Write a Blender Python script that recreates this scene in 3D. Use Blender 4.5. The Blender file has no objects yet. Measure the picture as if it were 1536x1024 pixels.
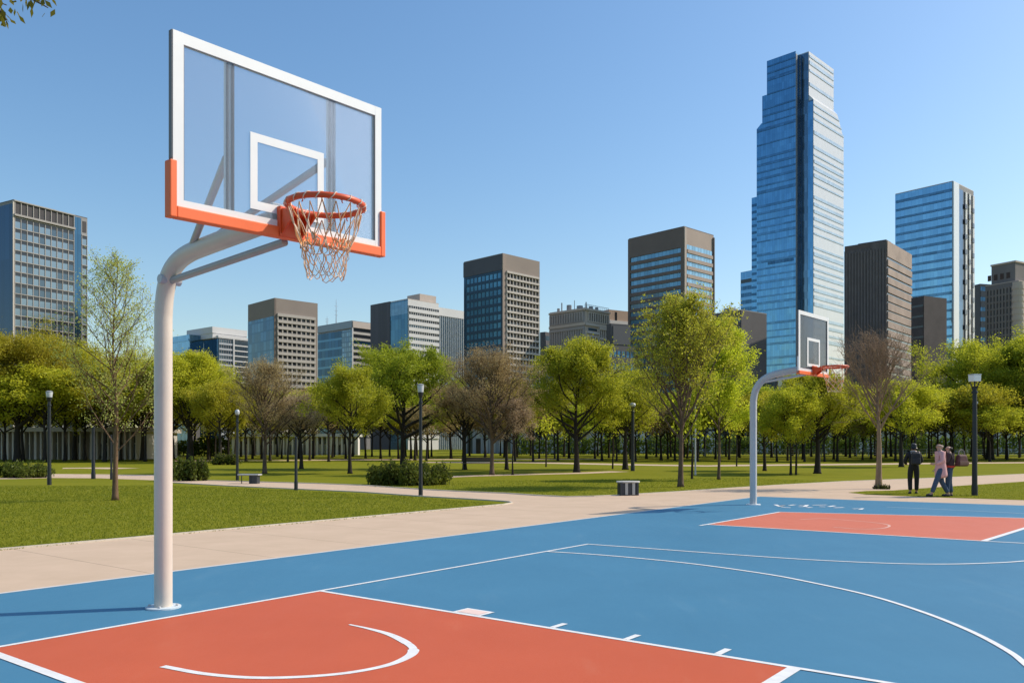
import bpy, bmesh, math, random
import numpy as np
from mathutils import Vector, Matrix, Quaternion

R = math.radians
scene = bpy.context.scene
C = scene.collection
F, HOR, EYE = 1252.0, 668.0, 1.65          # focal length in photo pixels, horizon row, eye height (m)

def G(px, py):                              # a place on the ground, read off the photograph's perspective
    Y = EYE * F / (py - HOR)
    return Vector(((px - 768) / F * Y, Y, 0))
def W(px, py, Y):
    return Vector(((px - 768) / F * Y, Y, EYE + (HOR - py) / F * Y))

# ------------------------------------------------------------------ materials
MATS = {}
def mat(name, col, rough=0.6, metal=0.0, noise=0.0, nscale=3.0, bump=0.0, bscale=40.0, spec=0.5, col2=None, stretch=None, coords='Object'):
    if name in MATS: return MATS[name]
    m = bpy.data.materials.new(name); m.use_nodes = True
    nt = m.node_tree; N = nt.nodes; L = nt.links
    b = N['Principled BSDF']
    b.inputs['Base Color'].default_value = (*col, 1)
    b.inputs['Roughness'].default_value = rough
    b.inputs['Metallic'].default_value = metal
    b.inputs['Specular IOR Level'].default_value = spec
    if noise or col2 or bump:
        tc = N.new('ShaderNodeTexCoord'); mp = N.new('ShaderNodeMapping')
        L.new(tc.outputs[coords], mp.inputs['Vector'])
        if stretch: mp.inputs['Scale'].default_value = stretch
    if noise or col2:
        n1 = N.new('ShaderNodeTexNoise'); n1.inputs['Scale'].default_value = nscale
        n1.inputs['Detail'].default_value = 8; n1.inputs['Roughness'].default_value = .65
        L.new(mp.outputs[0], n1.inputs['Vector'])
        mr = N.new('ShaderNodeMapRange'); mr.inputs['From Min'].default_value = .3; mr.inputs['From Max'].default_value = .7
        L.new(n1.outputs['Fac'], mr.inputs['Value'])
        mx = N.new('ShaderNodeMix'); mx.data_type = 'RGBA'
        c2 = col2 if col2 else tuple(c * (1 + noise) for c in col)
        c1 = col if col2 else tuple(c * (1 - noise) for c in col)
        mx.inputs[6].default_value = (*c1, 1); mx.inputs[7].default_value = (*c2, 1)
        L.new(mr.outputs[0], mx.inputs['Factor']); L.new(mx.outputs[2], b.inputs['Base Color'])
    if bump:
        n2 = N.new('ShaderNodeTexNoise'); n2.inputs['Scale'].default_value = bscale; n2.inputs['Detail'].default_value = 6
        L.new(mp.outputs[0], n2.inputs['Vector'])
        bp = N.new('ShaderNodeBump'); bp.inputs['Strength'].default_value = bump; bp.inputs['Distance'].default_value = .02
        L.new(n2.outputs['Fac'], bp.inputs['Height']); L.new(bp.outputs[0], b.inputs['Normal'])
    MATS[name] = m
    return m

def leaf_mat(name, col, col2, trans=.45):
    if name in MATS: return MATS[name]
    m = bpy.data.materials.new(name); m.use_nodes = True
    nt = m.node_tree; N = nt.nodes; L = nt.links
    N.remove(N['Principled BSDF']); out = N['Material Output']
    oi = N.new('ShaderNodeObjectInfo'); tc = N.new('ShaderNodeTexCoord')
    nz = N.new('ShaderNodeTexNoise'); nz.inputs['Scale'].default_value = .9; nz.inputs['Detail'].default_value = 7; nz.inputs['Roughness'].default_value = .75
    L.new(tc.outputs['Object'], nz.inputs['Vector'])
    mr = N.new('ShaderNodeMapRange'); mr.inputs['From Min'].default_value = .3; mr.inputs['From Max'].default_value = .7
    L.new(nz.outputs['Fac'], mr.inputs['Value'])
    mx = N.new('ShaderNodeMix'); mx.data_type = 'RGBA'
    mx.inputs[6].default_value = (*col, 1); mx.inputs[7].default_value = (*col2, 1)
    L.new(mr.outputs[0], mx.inputs['Factor'])
    hs = N.new('ShaderNodeHueSaturation')
    v = N.new('ShaderNodeMapRange'); v.inputs['To Min'].default_value = .8; v.inputs['To Max'].default_value = 1.15
    L.new(oi.outputs['Random'], v.inputs['Value']); L.new(v.outputs[0], hs.inputs['Value'])
    h = N.new('ShaderNodeMapRange'); h.inputs['To Min'].default_value = .488; h.inputs['To Max'].default_value = .512
    L.new(oi.outputs['Random'], h.inputs['Value']); L.new(h.outputs[0], hs.inputs['Hue'])
    L.new(mx.outputs[2], hs.inputs['Color'])
    d = N.new('ShaderNodeBsdfDiffuse'); t = N.new('ShaderNodeBsdfTranslucent'); g = N.new('ShaderNodeBsdfGlossy')
    g.inputs['Roughness'].default_value = .45
    L.new(hs.outputs[0], d.inputs[0]); L.new(hs.outputs[0], t.inputs[0])
    s = N.new('ShaderNodeMixShader'); s.inputs[0].default_value = trans
    L.new(d.outputs[0], s.inputs[1]); L.new(t.outputs[0], s.inputs[2])
    s2 = N.new('ShaderNodeMixShader'); s2.inputs[0].default_value = .012
    L.new(s.outputs[0], s2.inputs[1]); L.new(g.outputs[0], s2.inputs[2]); L.new(s2.outputs[0], out.inputs[0])
    MATS[name] = m
    return m

def pane_mat(name, col, rough=.08, metal=.85, pw=3., ph=4., tilt=.03, var=.12, line=.05, lcol=(.02, .03, .04), band=0., bcol=(.02, .03, .05), wav=.0):
    """curtain-wall glass: panes of pw x ph metres in the face's own UV, each leaning by its own hair's breadth"""
    if name in MATS: return MATS[name]
    m = bpy.data.materials.new(name); m.use_nodes = True
    nt = m.node_tree; N = nt.nodes; L = nt.links; b = N['Principled BSDF']
    b.inputs['Roughness'].default_value = rough; b.inputs['Metallic'].default_value = metal
    uv = N.new('ShaderNodeUVMap')
    dv = N.new('ShaderNodeVectorMath'); dv.operation = 'DIVIDE'; dv.inputs[1].default_value = (pw, ph, 1)
    L.new(uv.outputs[0], dv.inputs[0])
    fl = N.new('ShaderNodeVectorMath'); fl.operation = 'FLOOR'; L.new(dv.outputs[0], fl.inputs[0])
    fr = N.new('ShaderNodeVectorMath'); fr.operation = 'FRACTION'; L.new(dv.outputs[0], fr.inputs[0])
    wn = N.new('ShaderNodeTexWhiteNoise'); wn.noise_dimensions = '2D'; L.new(fl.outputs[0], wn.inputs['Vector'])
    sb = N.new('ShaderNodeVectorMath'); sb.operation = 'SUBTRACT'; sb.inputs[1].default_value = (.5, .5, .5); L.new(wn.outputs['Color'], sb.inputs[0])
    sc = N.new('ShaderNodeVectorMath'); sc.operation = 'SCALE'; sc.inputs['Scale'].default_value = tilt; L.new(sb.outputs[0], sc.inputs[0])
    ge = N.new('ShaderNodeNewGeometry')
    ad = N.new('ShaderNodeVectorMath'); ad.operation = 'ADD'; L.new(ge.outputs['Normal'], ad.inputs[0]); L.new(sc.outputs[0], ad.inputs[1])
    nrm = ad
    if wav:
        nz = N.new('ShaderNodeTexNoise'); nz.inputs['Scale'].default_value = .12; nz.inputs['Detail'].default_value = 3; L.new(uv.outputs[0], nz.inputs['Vector'])
        s1 = N.new('ShaderNodeVectorMath'); s1.operation = 'SUBTRACT'; s1.inputs[1].default_value = (.5, .5, .5); L.new(nz.outputs['Color'], s1.inputs[0])
        s2 = N.new('ShaderNodeVectorMath'); s2.operation = 'SCALE'; s2.inputs['Scale'].default_value = wav; L.new(s1.outputs[0], s2.inputs[0])
        a2 = N.new('ShaderNodeVectorMath'); a2.operation = 'ADD'; L.new(ad.outputs[0], a2.inputs[0]); L.new(s2.outputs[0], a2.inputs[1]); nrm = a2
    nm = N.new('ShaderNodeVectorMath'); nm.operation = 'NORMALIZE'; L.new(nrm.outputs[0], nm.inputs[0]); L.new(nm.outputs[0], b.inputs['Normal'])
    hv = N.new('ShaderNodeHueSaturation'); hv.inputs['Color'].default_value = (*col, 1)
    mr = N.new('ShaderNodeMapRange'); mr.inputs['To Min'].default_value = 1 - var; mr.inputs['To Max'].default_value = 1 + var
    L.new(wn.outputs['Value'], mr.inputs['Value']); L.new(mr.outputs[0], hv.inputs['Value'])
    sp = N.new('ShaderNodeSeparateXYZ'); L.new(fr.outputs[0], sp.inputs[0])
    lt = N.new('ShaderNodeMath'); lt.operation = 'LESS_THAN'; lt.inputs[1].default_value = line; L.new(sp.outputs['X'], lt.inputs[0])
    mx = N.new('ShaderNodeMix'); mx.data_type = 'RGBA'; mx.inputs[7].default_value = (*lcol, 1)
    L.new(lt.outputs[0], mx.inputs['Factor']); L.new(hv.outputs[0], mx.inputs[6])
    last = mx.outputs[2]
    if band:
        l2 = N.new('ShaderNodeMath'); l2.operation = 'LESS_THAN'; l2.inputs[1].default_value = band; L.new(sp.outputs['Y'], l2.inputs[0])
        m2 = N.new('ShaderNodeMix'); m2.data_type = 'RGBA'; m2.inputs[7].default_value = (*bcol, 1)
        L.new(l2.outputs[0], m2.inputs['Factor']); L.new(last, m2.inputs[6]); last = m2.outputs[2]
    L.new(last, b.inputs['Base Color'])
    MATS[name] = m
    return m

# ------------------------------------------------------------------ mesh helper
class MB:
    def __init__(s): s.v = []; s.f = []; s.mi = []; s.cur = 0
    def quad(s, a, b, c, d):
        i = len(s.v); s.v += [tuple(a), tuple(b), tuple(c), tuple(d)]; s.f.append((i, i+1, i+2, i+3)); s.mi.append(s.cur)
    def poly(s, pts):
        i = len(s.v); s.v += [tuple(p) for p in pts]; s.f.append(tuple(range(i, i+len(pts)))); s.mi.append(s.cur)
    def box(s, x0, x1, y0, y1, z0, z1):
        if x0 > x1: x0, x1 = x1, x0
        if y0 > y1: y0, y1 = y1, y0
        i = len(s.v)
        s.v += [(x0,y0,z0),(x1,y0,z0),(x1,y1,z0),(x0,y1,z0),(x0,y0,z1),(x1,y0,z1),(x1,y1,z1),(x0,y1,z1)]
        for f in ((0,3,2,1),(4,5,6,7),(0,1,5,4),(1,2,6,5),(2,3,7,6),(3,0,4,7)):
            s.f.append(tuple(i+k for k in f)); s.mi.append(s.cur)
    def prism(s, pts, z0, z1, cap=True, top=None):
        n = len(pts); i = len(s.v); q = top or pts
        s.v += [(p[0],p[1],z0) for p in pts] + [(p[0],p[1],z1) for p in q]
        for k in range(n):
            s.f.append((i+k, i+(k+1)%n, i+n+(k+1)%n, i+n+k)); s.mi.append(s.cur)
        if cap:
            s.f.append(tuple(i+n+k for k in range(n))); s.f.append(tuple(i+n-1-k for k in range(n))); s.mi += [s.cur]*2
    def tube(s, pts, rad, sides=8, cap=True, closed=False, flat=None):
        pts = [Vector(p) for p in pts]; n = len(pts)
        rads = rad if isinstance(rad, (list, tuple)) else [rad]*n
        i0 = len(s.v); up = None
        for k, p in enumerate(pts):
            if closed: t = pts[(k+1)%n] - pts[k-1]
            else: t = pts[min(k+1, n-1)] - pts[max(k-1, 0)]
            t.normalize()
            if up is None:
                up = Vector((0,0,1)) if abs(t.z) < .9 else Vector((1,0,0))
            a = t.cross(up)
            if a.length < 1e-5: a = t.cross(Vector((0,1,0)))
            a.normalize(); b = a.cross(t); b.normalize(); up = b
            for j in range(sides):
                th = 2*math.pi*(j+.5)/sides
                s.v.append(tuple(p + a*math.cos(th)*rads[k] + b*math.sin(th)*rads[k]))
        m = n if closed else n-1
        for k in range(m):
            for j in range(sides):
                a = i0+k*sides+j; b = i0+k*sides+(j+1)%sides
                c = i0+((k+1)%n)*sides+(j+1)%sides; d = i0+((k+1)%n)*sides+j
                s.f.append((a,b,c,d)); s.mi.append(s.cur)
        if cap and not closed:
            s.f.append(tuple(i0+sides-1-j for j in range(sides))); s.f.append(tuple(i0+(n-1)*sides+j for j in range(sides))); s.mi += [s.cur]*2
    def lathe(s, prof, sides=16, c=(0,0)):       # prof: (radius, z)
        i0 = len(s.v)
        for r, z in prof:
            for j in range(sides):
                th = 2*math.pi*j/sides; s.v.append((c[0]+r*math.cos(th), c[1]+r*math.sin(th), z))
        for k in range(len(prof)-1):
            for j in range(sides):
                s.f.append((i0+k*sides+j, i0+k*sides+(j+1)%sides, i0+(k+1)*sides+(j+1)%sides, i0+(k+1)*sides+j)); s.mi.append(s.cur)
        s.f.append(tuple(i0+sides-1-j for j in range(sides))); s.f.append(tuple(i0+(len(prof)-1)*sides+j for j in range(sides))); s.mi += [s.cur]*2
    def mesh(s, name, mats, smooth=False, uv=False):
        me = bpy.data.meshes.new(name)
        me.from_pydata(s.v, [], s.f)
        for m in (mats if isinstance(mats, (list, tuple)) else [mats]): me.materials.append(m)
        me.polygons.foreach_set('material_index', s.mi)
        if smooth: me.polygons.foreach_set('use_smooth', [True]*len(s.f))
        if uv:
            ul = me.uv_layers.new(name='UVMap'); co = [0.]*(2*len(me.loops))
            for p in me.polygons:
                for li in p.loop_indices:
                    v = me.vertices[me.loops[li].vertex_index].co
                    if abs(p.normal.z) > .9: q = (v.x, v.y)
                    elif abs(p.normal.x) > abs(p.normal.y): q = (v.y + 500, v.z)
                    else: q = (v.x + 300, v.z)
                    co[2*li], co[2*li+1] = q
            ul.data.foreach_set('uv', co)
        me.update()
        return me
    def build(s, name, mats, parent=None, smooth=False, uv=False, bevel=0):
        o = bpy.data.objects.new(name, s.mesh(name, mats, smooth, uv)); C.objects.link(o)
        if parent: o.parent = parent
        if bevel:
            md = o.modifiers.new('bev', 'BEVEL'); md.width = bevel; md.segments = 2; md.limit_method = 'ANGLE'
        if smooth and smooth == 'auto':
            md = o.modifiers.new('es', 'EDGE_SPLIT'); md.split_angle = R(40)
        return o

def tag(o, label=None, cat=None, group=None, kind=None):
    if label: o['label'] = label
    if cat: o['category'] = cat
    if group: o['group'] = group
    if kind: o['kind'] = kind
    return o
def empty(name, loc=(0,0,0), rz=0., label=None, cat=None, group=None):
    o = bpy.data.objects.new(name, None); C.objects.link(o); o.location = loc; o.rotation_euler = (0,0,rz); o.empty_display_size = .2
    return tag(o, label, cat, group)
KIDS = {}
def copy_tree(o, parent=None):
    c = o.copy(); C.objects.link(c); c.parent = parent
    for ch in list(o.children): copy_tree(ch, c)
    return c
def struct(o): o['kind'] = 'structure'; return o

# ------------------------------------------------------------------ camera, sun and sky
cam = bpy.data.cameras.new('camera'); camo = bpy.data.objects.new('camera', cam); C.objects.link(camo)
camo.location = (0,0,EYE); camo.rotation_euler = (R(90),0,0)
cam.sensor_width = 36; cam.lens = 36*F/1536; cam.shift_y = (HOR-512)/1536; cam.clip_end = 6000; cam.clip_start = .05
scene.camera = camo

SUN_EL, SUN_AZ = R(42), R(14)               # azimuth measured from +X towards +Y
sv = Vector((math.cos(SUN_EL)*math.cos(SUN_AZ), math.cos(SUN_EL)*math.sin(SUN_AZ), math.sin(SUN_EL)))
sun = bpy.data.lights.new('sun', 'SUN'); sun.energy = 3.9; sun.angle = R(.5); sun.color = (1,.89,.74)
suno = bpy.data.objects.new('sun', sun); C.objects.link(suno); suno.rotation_euler = (-sv).to_track_quat('-Z','Y').to_euler(); suno.location = (0,0,50)
w = bpy.data.worlds.new('World'); scene.world = w; w.use_nodes = True
sky = w.node_tree.nodes.new('ShaderNodeTexSky'); sky.sky_type = 'NISHITA'; sky.sun_disc = False
sky.sun_elevation = SUN_EL; sky.sun_rotation = math.pi/2 - SUN_AZ
sky.altitude = 1500; sky.air_density = 1.53; sky.dust_density = 4.0; sky.ozone_density = 2.4
bg = w.node_tree.nodes['Background']; bg.inputs[1].default_value = .15
hs_ = w.node_tree.nodes.new('ShaderNodeHueSaturation'); hs_.inputs['Saturation'].default_value = 1.2
w.node_tree.links.new(sky.outputs[0], hs_.inputs['Color']); w.node_tree.links.new(hs_.outputs[0], bg.inputs[0])
scene.view_settings.view_transform = 'Standard'; scene.view_settings.look = 'None'
scene.view_settings.exposure = 0.14; scene.view_settings.gamma = 1
scene.cycles.use_denoising = True
scene.cycles.max_bounces = 10; scene.cycles.diffuse_bounces = 6; scene.cycles.transmission_bounces = 8; scene.cycles.transparent_max_bounces = 12
# ------------------------------------------------------------------ ground, paths, court
rnd = random.Random(7)
grass_m = mat('lawn_grass', (.155,.170,.012), .95, bump=.6, bscale=25, col2=(.21,.205,.018), nscale=.35, spec=.03)
g = MB(); g.quad((-2500,-200,0),(2500,-200,0),(2500,3500,0),(-2500,3500,0))
struct(g.build('lawn', grass_m))

def ground_sheet(name, pxs, z, m, world=False):
    pts = [Vector(p) if world else G(*p) for p in pxs]
    from mathutils.geometry import tessellate_polygon
    me = bpy.data.meshes.new(name)
    tris = tessellate_polygon([pts])
    V = [(p.x,p.y,z) for p in pts]
    T = []
    for t in tris:
        a,b,c = (pts[i] for i in t)
        T.append(tuple(t) if (b-a).cross(c-a).z > 0 else tuple(reversed(t)))
    me.from_pydata(V, [], T); me.materials.append(m); me.update()
    o = bpy.data.objects.new(name, me); C.objects.link(o); return struct(o)

def path_material():
    m = mat('path_concrete', (.53,.40,.285), .9, bump=.25, bscale=60, col2=(.60,.455,.33), nscale=1.1, spec=.08)
    nt = m.node_tree; N = nt.nodes; L = nt.links; b = N['Principled BSDF']
    src = b.inputs['Base Color'].links[0].from_socket
    tc = N.new('ShaderNodeTexCoord'); mp = N.new('ShaderNodeMapping'); mp.inputs['Rotation'].default_value = (0,0,R(37.5)-R(90))
    L.new(tc.outputs['Object'], mp.inputs['Vector'])
    sx = N.new('ShaderNodeSeparateXYZ'); L.new(mp.outputs[0], sx.inputs[0])
    # sawn joints every 1.9 m across the path, hairline
    prev = None
    a = N.new('ShaderNodeMath'); a.operation = 'DIVIDE'; a.inputs[1].default_value = 1.9; L.new(sx.outputs['X'], a.inputs[0])
    fr = N.new('ShaderNodeMath'); fr.operation = 'FRACT'; L.new(a.outputs[0], fr.inputs[0])
    lt = N.new('ShaderNodeMath'); lt.operation = 'LESS_THAN'; lt.inputs[1].default_value = .009; L.new(fr.outputs[0], lt.inputs[0])
    ml = N.new('ShaderNodeMath'); ml.operation = 'MULTIPLY'; ml.inputs[1].default_value = .6; L.new(lt.outputs[0], ml.inputs[0])
    mx = N.new('ShaderNodeMix'); mx.data_type = 'RGBA'; mx.inputs[7].default_value = (.16,.12,.09,1)
    L.new(ml.outputs[0], mx.inputs['Factor']); L.new(src, mx.inputs[6]); L.new(mx.outputs[2], b.inputs['Base Color'])
    return m
path_m = path_material()
upper = [(-60,716),(21,716),(60,710.5),(150,711),(233,712),(262,720),(310,720.5),(400,723),(470,725),(540,727.5),(640,734.5),(700,737.5),(760,740),(805,743),(850,745.2),(890,744.5),(925,743),(1020,737.5),(1100,732),(1180,727),(1270,722),(1400,717),(1536,711),(1700,706)]
lower = [(755,757),(768,754.6),(765,753),(748,751.5),(710,749),(640,745),(540,738),(430,733),(338,728.6),(260,724),(233,720),(150,717),(80,716.5),(21,718),(-60,719)]
near = [(-700,889),(-300,852),(0,825),(200,807.5),(380,791)]
ground_sheet('path', list(reversed(lower[1:])) [0:0] + near + lower + upper + [(2100,720),(2100,800),(1536,900),(1140,960),(500,1000),(-700,1010)], .004, path_m)
ground_sheet('lawn_island', [(1272,738.6),(1300,736.2),(1340,735.5),(1400,731),(1460,727),(1536,722),(1700,714),(1900,712),(1900,768),(1700,757),(1536,750),(1440,747),(1370,744.4),(1300,741.6)], .010, grass_m)
def band(name, line, hw, z=.005, m=None):   # narrow far path: line of (px, py), half width in metres across the view
    pts = [G(*p) for p in line]; L_, R_ = [], []
    for i, p in enumerate(pts):
        t = pts[min(i+1,len(pts)-1)] - pts[max(i-1,0)]; n = Vector((-t.y,t.x,0)).normalized()
        L_.append(p+n*hw); R_.append(p-n*hw)
    return ground_sheet(name, L_ + R_[::-1], z, m or path_m, True)
band('far_path', [(94,702),(140,701.5),(187,702.5)], 1.3)
band('far_path', [(260,691),(400,690.3),(560,689.2),(700,688.6),(900,688.3)], 2.6)
band('far_path', [(635,693),(800,693.6),(940,696.5),(1060,698.5),(1115,697.6),(1290,696),(1420,694.5),(1600,693)], 2.0, .006)
band('far_path', [(655,716),(675,714.6),(740,712.6),(800,711),(865,709.6),(930,706.8)], .75, .007)

TH = R(37.5); D = Vector((math.sin(TH), math.cos(TH), 0)); Nn = Vector((math.cos(TH), -math.sin(TH), 0))
K = G(480,887)
def S(d, n, z=0): p = K + D*d + Nn*n; return Vector((p.x,p.y,z))
blue_m = mat('court_blue', (.062,.198,.318), .55, bump=.22, bscale=160, col2=(.072,.222,.35), nscale=.5, spec=.12)
def add_scuffs(m, amt=.22, tone=(.55,.6,.62)):
    nt = m.node_tree; N = nt.nodes; L = nt.links; b = N['Principled BSDF']
    src = b.inputs['Base Color'].links[0].from_socket
    tc = N.new('ShaderNodeTexCoord'); mp = N.new('ShaderNodeMapping'); mp.inputs['Scale'].default_value = (1.5,.35,1); mp.inputs['Rotation'].default_value = (0,0,.8)
    L.new(tc.outputs['Object'], mp.inputs['Vector'])
    nz = N.new('ShaderNodeTexNoise'); nz.inputs['Scale'].default_value = 1.7; nz.inputs['Detail'].default_value = 12; nz.inputs['Roughness'].default_value = .7
    L.new(mp.outputs[0], nz.inputs['Vector'])
    mr = N.new('ShaderNodeMapRange'); mr.inputs['From Min'].default_value = .56; mr.inputs['From Max'].default_value = .78; mr.inputs['To Max'].default_value = amt
    L.new(nz.outputs['Fac'], mr.inputs['Value'])
    mx = N.new('ShaderNodeMix'); mx.data_type = 'RGBA'; mx.inputs[7].default_value = (*tone,1)
    L.new(mr.outputs[0], mx.inputs['Factor']); L.new(src, mx.inputs[6]); L.new(mx.outputs[2], b.inputs['Base Color'])
    rr = N.new('ShaderNodeMapRange'); rr.inputs['To Min'].default_value = .42; rr.inputs['To Max'].default_value = .62
    L.new(nz.outputs['Fac'], rr.inputs['Value']); L.new(rr.outputs[0], b.inputs['Roughness'])
add_scuffs(blue_m, .20, (.22,.36,.45))
red_m = mat('court_red', (.53,.108,.047), .55, bump=.22, bscale=160, col2=(.58,.122,.055), nscale=.6, spec=.10); add_scuffs(red_m, .20, (.62,.30,.2))
pink_m = mat('court_red_sheen', (.60,.165,.095), .55, bump=.22, bscale=160, col2=(.64,.185,.11), nscale=.6, spec=.12); add_scuffs(pink_m, .14, (.65,.42,.36))  # sky gloss on the distant key put into a paler red
white_m = mat('court_paint_white', (.76,.76,.74), .6, noise=.10, nscale=11, bump=.15, bscale=150)
worn_m = mat('court_paint_worn', (.80,.60,.52), .6, noise=.1, nscale=9)
A0, A1 = S(-14,-2.72), S(20.1,-2.60)
ground_sheet('basketball_court', [A0, S(-14,40), S(20.9,40), S(20.6,4.6), S(20.25,1.0), A1], .008, blue_m, True)
ground_sheet('court_edge_line', [A0+Nn*-.07, A0+Nn*0, A1, A1+Nn*-.07], .0095, mat('edge_strip_concrete', (.62,.6,.56), .8, noise=.1, nscale=5), True)
ground_sheet('court_key', [S(-3.42,0), S(-3.42,5.37), S(0,5.37), S(0,0)], .0105, red_m, True)
fk = [G(1060,787), G(1475,812), G(1556,787.5), G(1549,777.6), G(1170,768)]
ground_sheet('court_key', fk, .0105, pink_m, True)

def stripe(name, pts, width, z=.0128, m=None, tip=1.0):
    pts = [Vector(p) for p in pts]; n = len(pts); mb = MB(); prev = None
    ws = width if isinstance(width, list) else [width]*n
    for i, p in enumerate(pts):
        t = (pts[min(i+1,n-1)] - pts[max(i-1,0)]); t.z = 0; t.normalize()
        q = Vector((-t.y,t.x,0))*ws[i]/2
        a, b = p-q, p+q; a = Vector((a.x,a.y,z)); b = Vector((b.x,b.y,z))
        if prev: mb.quad(prev[0], a, b, prev[1])
        prev = (a,b)
    return struct(mb.build(name, m or white_m))
def smooth(pts, k=8):                        # Catmull-Rom
    out = []; P = [pts[0]*2-pts[1]] + pts + [pts[-1]*2-pts[-2]]
    for i in range(1, len(P)-2):
        for j in range(k):
            t = j/k; a,b,c,d = P[i-1],P[i],P[i+1],P[i+2]
            out.append(.5*((2*b)+(c-a)*t+(2*a-5*b+4*c-d)*t*t+(3*b-a-3*c+d)*t**3))
    return out + [pts[-1]]
stripe('baseline_marking', [S(-12,0), S(5.66,0)], .055)
stripe('lane_line', [S(0,.0275), S(0,14)], .055, .0131)
stripe('lane_line', [S(-3.42,.0275), S(-3.42,5.4)], .08, .0131)
stripe('free_throw_line', [S(-3.38,5.37), S(-.028,5.37)], .10, .0133)
outer = smooth([G(*p) for p in [(880,816.5),(985,824),(1091,831.8),(1213,840),(1327,845.3),(1412,846.8),(1483,845.2),(1536,842),(1600,834),(1690,817),(1770,795)]])
stripe('sideline_marking', outer, .055, .0135)
inner = smooth([G(*p) for p in [(820,827.6),(909,833.6),(1028,845),(1143,860.7),(1213.5,873.7),(1304,894),(1384,919),(1455,947.5),(1509,976),(1536,996),(1580,1040),(1600,1120)]])
stripe('three_point_line', inner, .055, .0135)
arc = smooth([G(*p) for p in [(524,938),(552,944),(583,952.5),(607,964),(620,975),(612,986.7),(575,1001),(500,1013.5),(396,1018.5),(312,1013),(244,1001)]])
m_ = len(arc); stripe('key_arc_marking', arc, [.030+.050*math.sin(math.pi*min(1,i/(m_*.62)))**1.5*(1 if i < m_*.31 else .8) + (.03 if i > m_*.4 else 0) for i in range(m_)], .0135)
# lane block and hash ticks beside the near key
c = S(0,0)
ground_sheet('lane_block_marking', [S(.03,1.98), S(.25,1.98), S(.25,2.33), S(.03,2.33)], .0137, white_m, True)
ground_sheet('lane_block_marking', [S(.045,2.02), S(.21,2.02), S(.21,2.29), S(.045,2.29)], .0155, worn_m, True)
for nn in (3.17, 3.93, 4.75): stripe('lane_tick_marking', [S(.03,nn), S(.24,nn+.0)], .06, .0137)
# far key lines
stripe('baseline_marking', [G(1050,788.6), G(1170,768)], .07, .0135)
stripe('lane_line', [G(1060,787), G(1475,812), G(1680,823)], .07, .0137)
stripe('lane_line', [G(1170,768), G(1549,777.6), G(1700,782)], .06, .0137)
stripe('free_throw_line', [G(1475,812), G(1536,793), G(1556,787.5)], .1, .0139)
fa = smooth([G(*p) for p in [(1200,779.5),(1235,778),(1270,780.5),(1305,783.4),(1328,786.5),(1334,789.6),(1322,793),(1290,794),(1250,791)]])
faint_m = mat('court_paint_faint', (.72,.42,.33), .6, noise=.14, nscale=5)
stripe('key_arc_marking', fa, [.05]*(len(fa)), .0135, faint_m)
# worn unreadable lettering painted behind the far baseline
mk = [[(1163,757),(1170,760),(1177,758),(1170,759)],[(1172,761),(1186,761.6)],[(1184,758.2),(1192,757.2)],
      [(1199,758),(1211,757.4),(1207,760),(1198,760.2)],[(1210,761.6),(1218,761)],[(1219,757.8),(1240,757.4)],[(1229,760),(1238,760.4)],
      [(1243,760.2),(1252,758.6)],[(1251,761.8),(1266,761.2)],[(1279,763.4),(1294,762.6),(1290,764.4)]]
for q in mk: stripe('worn_letter_marking', [G(*p) for p in q], .11, .0135, white_m)
stripe('boundary_line', [G(1330,760.5), G(1450,766), G(1536,770.5), G(1700,779)], .06, .0135, mat('court_paint_dim', (.42,.53,.6), .6, noise=.1))

# kerb-like pale lawn edging along the path
edge_m = mat('lawn_edging_stone', (.55,.49,.40), .85, noise=.12, nscale=4)
def edging(line, wd=.06):
    pts = [G(*p) for p in line]; mb = MB()
    for a,b in zip(pts, pts[1:]):
        t = (b-a).normalized(); q = Vector((-t.y,t.x,0))*wd/2
        mb.prism([a-q,b-q,b+q,a+q], .0, .035)
    struct(mb.build('lawn_kerb', edge_m))
edging(near + lower[:11], .05)
edging(upper[6:], .06)

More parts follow.
